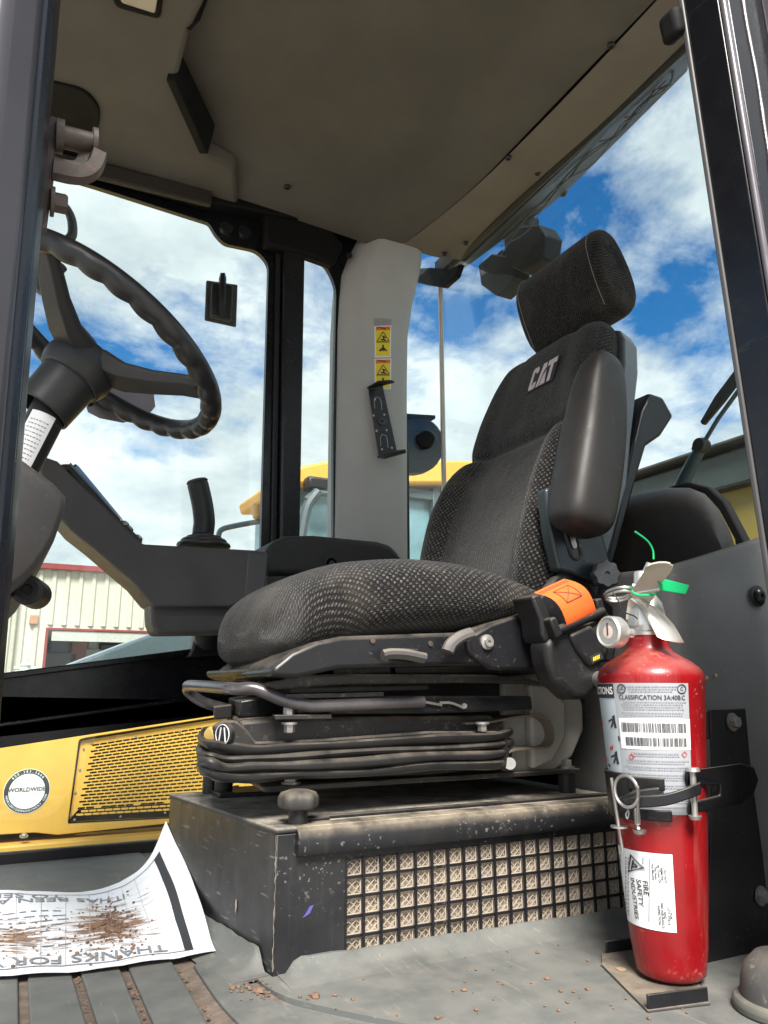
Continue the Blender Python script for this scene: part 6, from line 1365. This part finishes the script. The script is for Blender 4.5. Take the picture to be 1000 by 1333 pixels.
# ================================================================ PAPER FLOOR SHEET
ps = thing('paper_mat', (0.1, 1.3, 0.006), 'white paper floor mat with upside-down printing, muddy, one corner curled up', 'paper mat')
def near_edge(u):   # u 0..1 left to right on the near edge
    pts = [(-420, 1283), (-200, 1281), (0, 1273), (100, 1266), (200, 1253), (281, 1240)]
    return path_at(pts, u, 0.010)
def path_at(pts, u, z):
    P_ = [A(a, b, Z=z) for a, b in pts]; f = u*(len(P_)-1); i = min(int(f), len(P_)-2); t = f-i
    sm = smooth_path(P_, 8); k = min(int(u*(len(sm)-1)), len(sm)-2); t = u*(len(sm)-1)-k; return sm[k].lerp(sm[k+1], t)
NL = smooth_path([A(a, b, Z=0.010) for a, b in ((-420, 1283), (-200, 1281), (0, 1273), (100, 1266), (200, 1253), (281, 1240))], 8)
corner = A(216, 1069, X=0.297)
FL = [A(a, b, Z=0.008) for a, b in ((-420, 1168), (-200, 1166), (0, 1163), (100, 1160))]+[V((0, 0, 0))]*2
FL[4] = A(168, 1146, Y=FL[3].y-0.10); FL[4].z = max(FL[4].z, 0.02)
FL[5] = corner
FLs = smooth_path(FL[:4]+[A(140, 1157, Y=FL[3].y-0.04), A(172, 1142, Y=FL[3].y-0.11), A(196, 1115, Y=(FL[3].y-0.13+corner.y)/2), corner], 6)
def samp(sm, u): 
    f = u*(len(sm)-1); k = min(int(f), len(sm)-2); return sm[k].lerp(sm[k+1], f-k)
def reparam(sm):
    d = [0.0]
    for a, b in zip(sm, sm[1:]): d.append(d[-1]+(b-a).length)
    def fn(u):
        x = u*d[-1]
        for i in range(len(d)-1):
            if x <= d[i+1] or i == len(d)-2: return sm[i].lerp(sm[i+1], (x-d[i])/max(1e-9, d[i+1]-d[i]))
    return fn
fN, fF = reparam(NL), reparam(FLs)
edge_mid = A(262, 1170, X=0.305)
def paper(u, v, off=0.0):
    a, b = fN(u), fF(u); p = a.lerp(b, v)
    k = max(0, (u-0.72)/0.28); k = k*k
    straight = a.lerp(b, v)
    lift = b.z-a.z
    p.z = a.z+(b.z-a.z)*(v**1.5)+0.0035*math.sin(u*23+v*7)*(0.35+v*0.4)*min(1, v*6+0.2)+0.0016*abs(math.sin(u*17-v*9))+0.0012*abs(math.sin(u*31+v*5.5))
    p.x += 0.012*k*math.sin(math.pi*v)
    return p+V((-off*k*0.9, 0, off))
rot_ = 0
PAPER = bpy.data.materials.new('muddy_paper'); PAPER.use_nodes = True; t = PAPER.node_tree; Lk = t.links; b_ = t.nodes['Principled BSDF']
uvn = nd(t, 'ShaderNodeUVMap'); sx = nd(t, 'ShaderNodeSeparateXYZ'); Lk.new(uvn.outputs[0], sx.inputs[0])
mpn = nd(t, 'ShaderNodeMapping'); mpn.inputs['Scale'].default_value = (7, 16, 1); Lk.new(uvn.outputs[0], mpn.inputs[0])
nz = nd(t, 'ShaderNodeTexNoise'); nz.inputs['Scale'].default_value = 2.2; nz.inputs['Detail'].default_value = 9; nz.inputs['Roughness'].default_value = 0.68; Lk.new(mpn.outputs[0], nz.inputs['Vector'])
def mth(op, a, c, cl=False):
    x = nd(t, 'ShaderNodeMath', operation=op, use_clamp=cl)
    for i, q in ((0, a), (1, c)):
        if isinstance(q, (int, float)): x.inputs[i].default_value = q
        else: Lk.new(q, x.inputs[i])
    return x.outputs[0]
def bumpf(c, w, s): 
    d = mth('ABSOLUTE', mth('SUBTRACT', sx.outputs[s], c), 0); return mth('SUBTRACT', 1.0, mth('DIVIDE', d, w), True)
m1 = mth('MULTIPLY', bumpf(0.80, 0.16, 0), bumpf(0.45, 0.48, 1)); m2 = mth('MULTIPLY', mth('MULTIPLY', bumpf(0.62, 0.28, 0), bumpf(0.36, 0.34, 1)), 0.75)
mm_ = mth('MAXIMUM', m1, m2); amt = mth('ADD', nz.outputs['Fac'], mth('MULTIPLY', mm_, 0.36))
rp = nd(t, 'ShaderNodeValToRGB'); rp.color_ramp.elements[0].position = 0.64; rp.color_ramp.elements[1].position = 0.74; Lk.new(amt, rp.inputs[0])
mx2 = nd(t, 'ShaderNodeMix', data_type='RGBA'); Lk.new(rp.outputs[0], mx2.inputs[0]); mx2.inputs[6].default_value = (0.79, 0.81, 0.84, 1); mx2.inputs[7].default_value = (0.27, 0.15, 0.085, 1)
Lk.new(mx2.outputs[2], b_.inputs['Base Color']); b_.inputs['Roughness'].default_value = 0.6
sheet = build(G().grid(lambda u, v: paper(u, v), 90, 36), 'sheet', PAPER, ps, flip=False, ang=80)
# printed lines: every mark lies 0.6 mm above the sheet
def strip_uv(g, u0, v0, u1, v1, w, n=24, off=0.0009):
    du, dv = u1-u0, v1-v0; Lx = math.hypot(du*0.9, dv*0.45) or 1; ox, oy = -dv*0.45/Lx*w/0.9, du*0.9/Lx*w/0.45
    vs = []
    for i in range(n+1):
        t_ = i/n; u, v = u0+du*t_, v0+dv*t_; vs += [paper(u+ox, v+oy, off), paper(u-ox, v-oy, off)]
    g.add(vs, [(2*i, 2*i+1, 2*i+3, 2*i+2) for i in range(n)])
gb = G(); strip_uv(gb, 0.02, 0.055, 0.948, 0.055, 0.0016, 60); strip_uv(gb, 0.02, 0.93, 0.948, 0.93, 0.0016, 60)
build(gb, 'border_line', GREYINK, sheet, flip=False)
gb = G(); strip_uv(gb, 0.948, 0.055, 0.948, 0.93, 0.0085, 40); build(gb, 'border_band', INK, sheet, flip=False)
gb = G()
for i in range(14): strip_uv(gb, 0.30+0.045*i, 0.06, 0.30+0.045*i, 0.925, 0.0005, 24)
for j in range(1, 11): strip_uv(gb, 0.86, 0.06+0.079*j, 0.925, 0.06+0.079*j, 0.0004, 8)
tag(build(gb, 'grid_line', mat('pale_grid', (0.42, 0.43, 0.45), 0.6), sheet, flip=False, flat=True), kind='stuff')
gx = G()
def ptext(g, s, size, uc, vc, bold=0.01, xs=1.0, align='RIGHT', slant=0.0):
    vs, fs = letters(s, size, 'LEFT', bold, xs)
    tot = 1.02; dep = 0.46
    g.add([paper(uc-v.x/tot, vc+(-v.y)*-1*-1/dep if False else vc-v.y*-1/dep*-1 if False else vc+(-v.y*-1)/dep*-1*-1, 0.0011) for v in vs], fs)
def ptext(g, s, size, uc, vc, bold=0.01, xs=1.0):
    vs, fs = letters(s, size, 'LEFT', bold, xs); g.add([paper(max(0, uc-v.x/1.02), vc-v.y/0.46, 0.0012) for v in vs], fs)
ptext(gx, 'THANKS FOR YOUR BUSINESS', 0.050, 0.905, 0.115, 0.012, 1.0)
build(gx, 'lettering', GREYINK, sheet, flip=False)
gx = G(); ptext(gx, 'IT', 0.045, 0.845, 0.80, 0.008); ptext(gx, 'HAS BEEN A PLEASURE', 0.042, 0.80, 0.83, 0.008); ptext(gx, 'TO SERVE YOU', 0.042, 0.70, 0.905, 0.008)
build(gx, 'lettering', GREYINK, sheet, flip=False)
gx = G(); random.seed(14)
for v in (0.27, 0.33, 0.42, 0.48, 0.54, 0.60, 0.66):
    u = 0.72-random.uniform(0, 0.05)
    while u > 0.2:
        w = random.uniform(0.008, 0.03); strip_uv(gx, u, v, u-w, v, 0.0022, 3, 0.0011); u -= w+0.008
tag(build(gx, 'small_print', GREYINK, sheet, flip=False, flat=True), kind='stuff')
# mud crumbs on the paper, and grit on the floor
MUD = mat('mud_crumbs', (0.19, 0.115, 0.075), 0.95, var=0.3, vscale=80, bump=0.5)
random.seed(31); gm = G()
for i in range(420):
    if random.random() < 0.6: u, v = random.gauss(0.80, 0.035), random.gauss(0.42, 0.16)
    else: u, v = random.gauss(0.62, 0.12), random.gauss(0.35, 0.15)
    if not (0.1 < u < 0.93 and 0.02 < v < 0.95): continue
    p = paper(u, v, 0.001); r = abs(random.gauss(0, 0.0007))+0.0004
    for q in (blob((p.x, p.y, p.z+r*0.3), r*1.5, r*1.5, r*0.8, 5),): gm.add(q.v, q.f)
c0_ = paper(0.8, 0.4)
o = build(gm, 'mud_crumbs', MUD, None, loc=c0_); tag(o, 'brown dried mud crumbs scattered on the paper mat', 'mud', kind='stuff')
gm = G()
spots_ = [(325, 1285), (338, 1290), (318, 1280), (350, 1292), (402, 1295), (410, 1297), (648, 1277), (655, 1281), (570, 1325), (590, 1290), (620, 1262), (510, 1250), (730, 1290), (700, 1240), (460, 1300)]
for u, v in spots_+[(random.uniform(300, 900), random.uniform(1210, 1333)) for _ in range(60)]+[(random.gauss(330, 14), random.gauss(1285, 8)) for _ in range(40)]+[(e[0]+(e[2]-e[0])*t_+random.uniform(-3, 3), e[1]+(e[3]-e[1])*t_) for e in edges[2:] for t_ in [random.random() for _ in range(16)]]:
    p = A(u, v, Z=0.0075); r = abs(random.gauss(0, 0.0009))+0.0006
    if (u, v) in spots_: r *= 1.6
    if p.y > BYF-0.005 and p.x > 0.3: continue
    q = blob((p.x, p.y, p.z), r*1.4, r*1.4, r*0.8, 5); gm.add(q.v, q.f)
o = build(gm, 'floor_grit', MUD, None, loc=(0.5, 0.8, 0.006)); tag(o, 'small dirt crumbs scattered on the grey rubber floor', 'grit', kind='stuff')
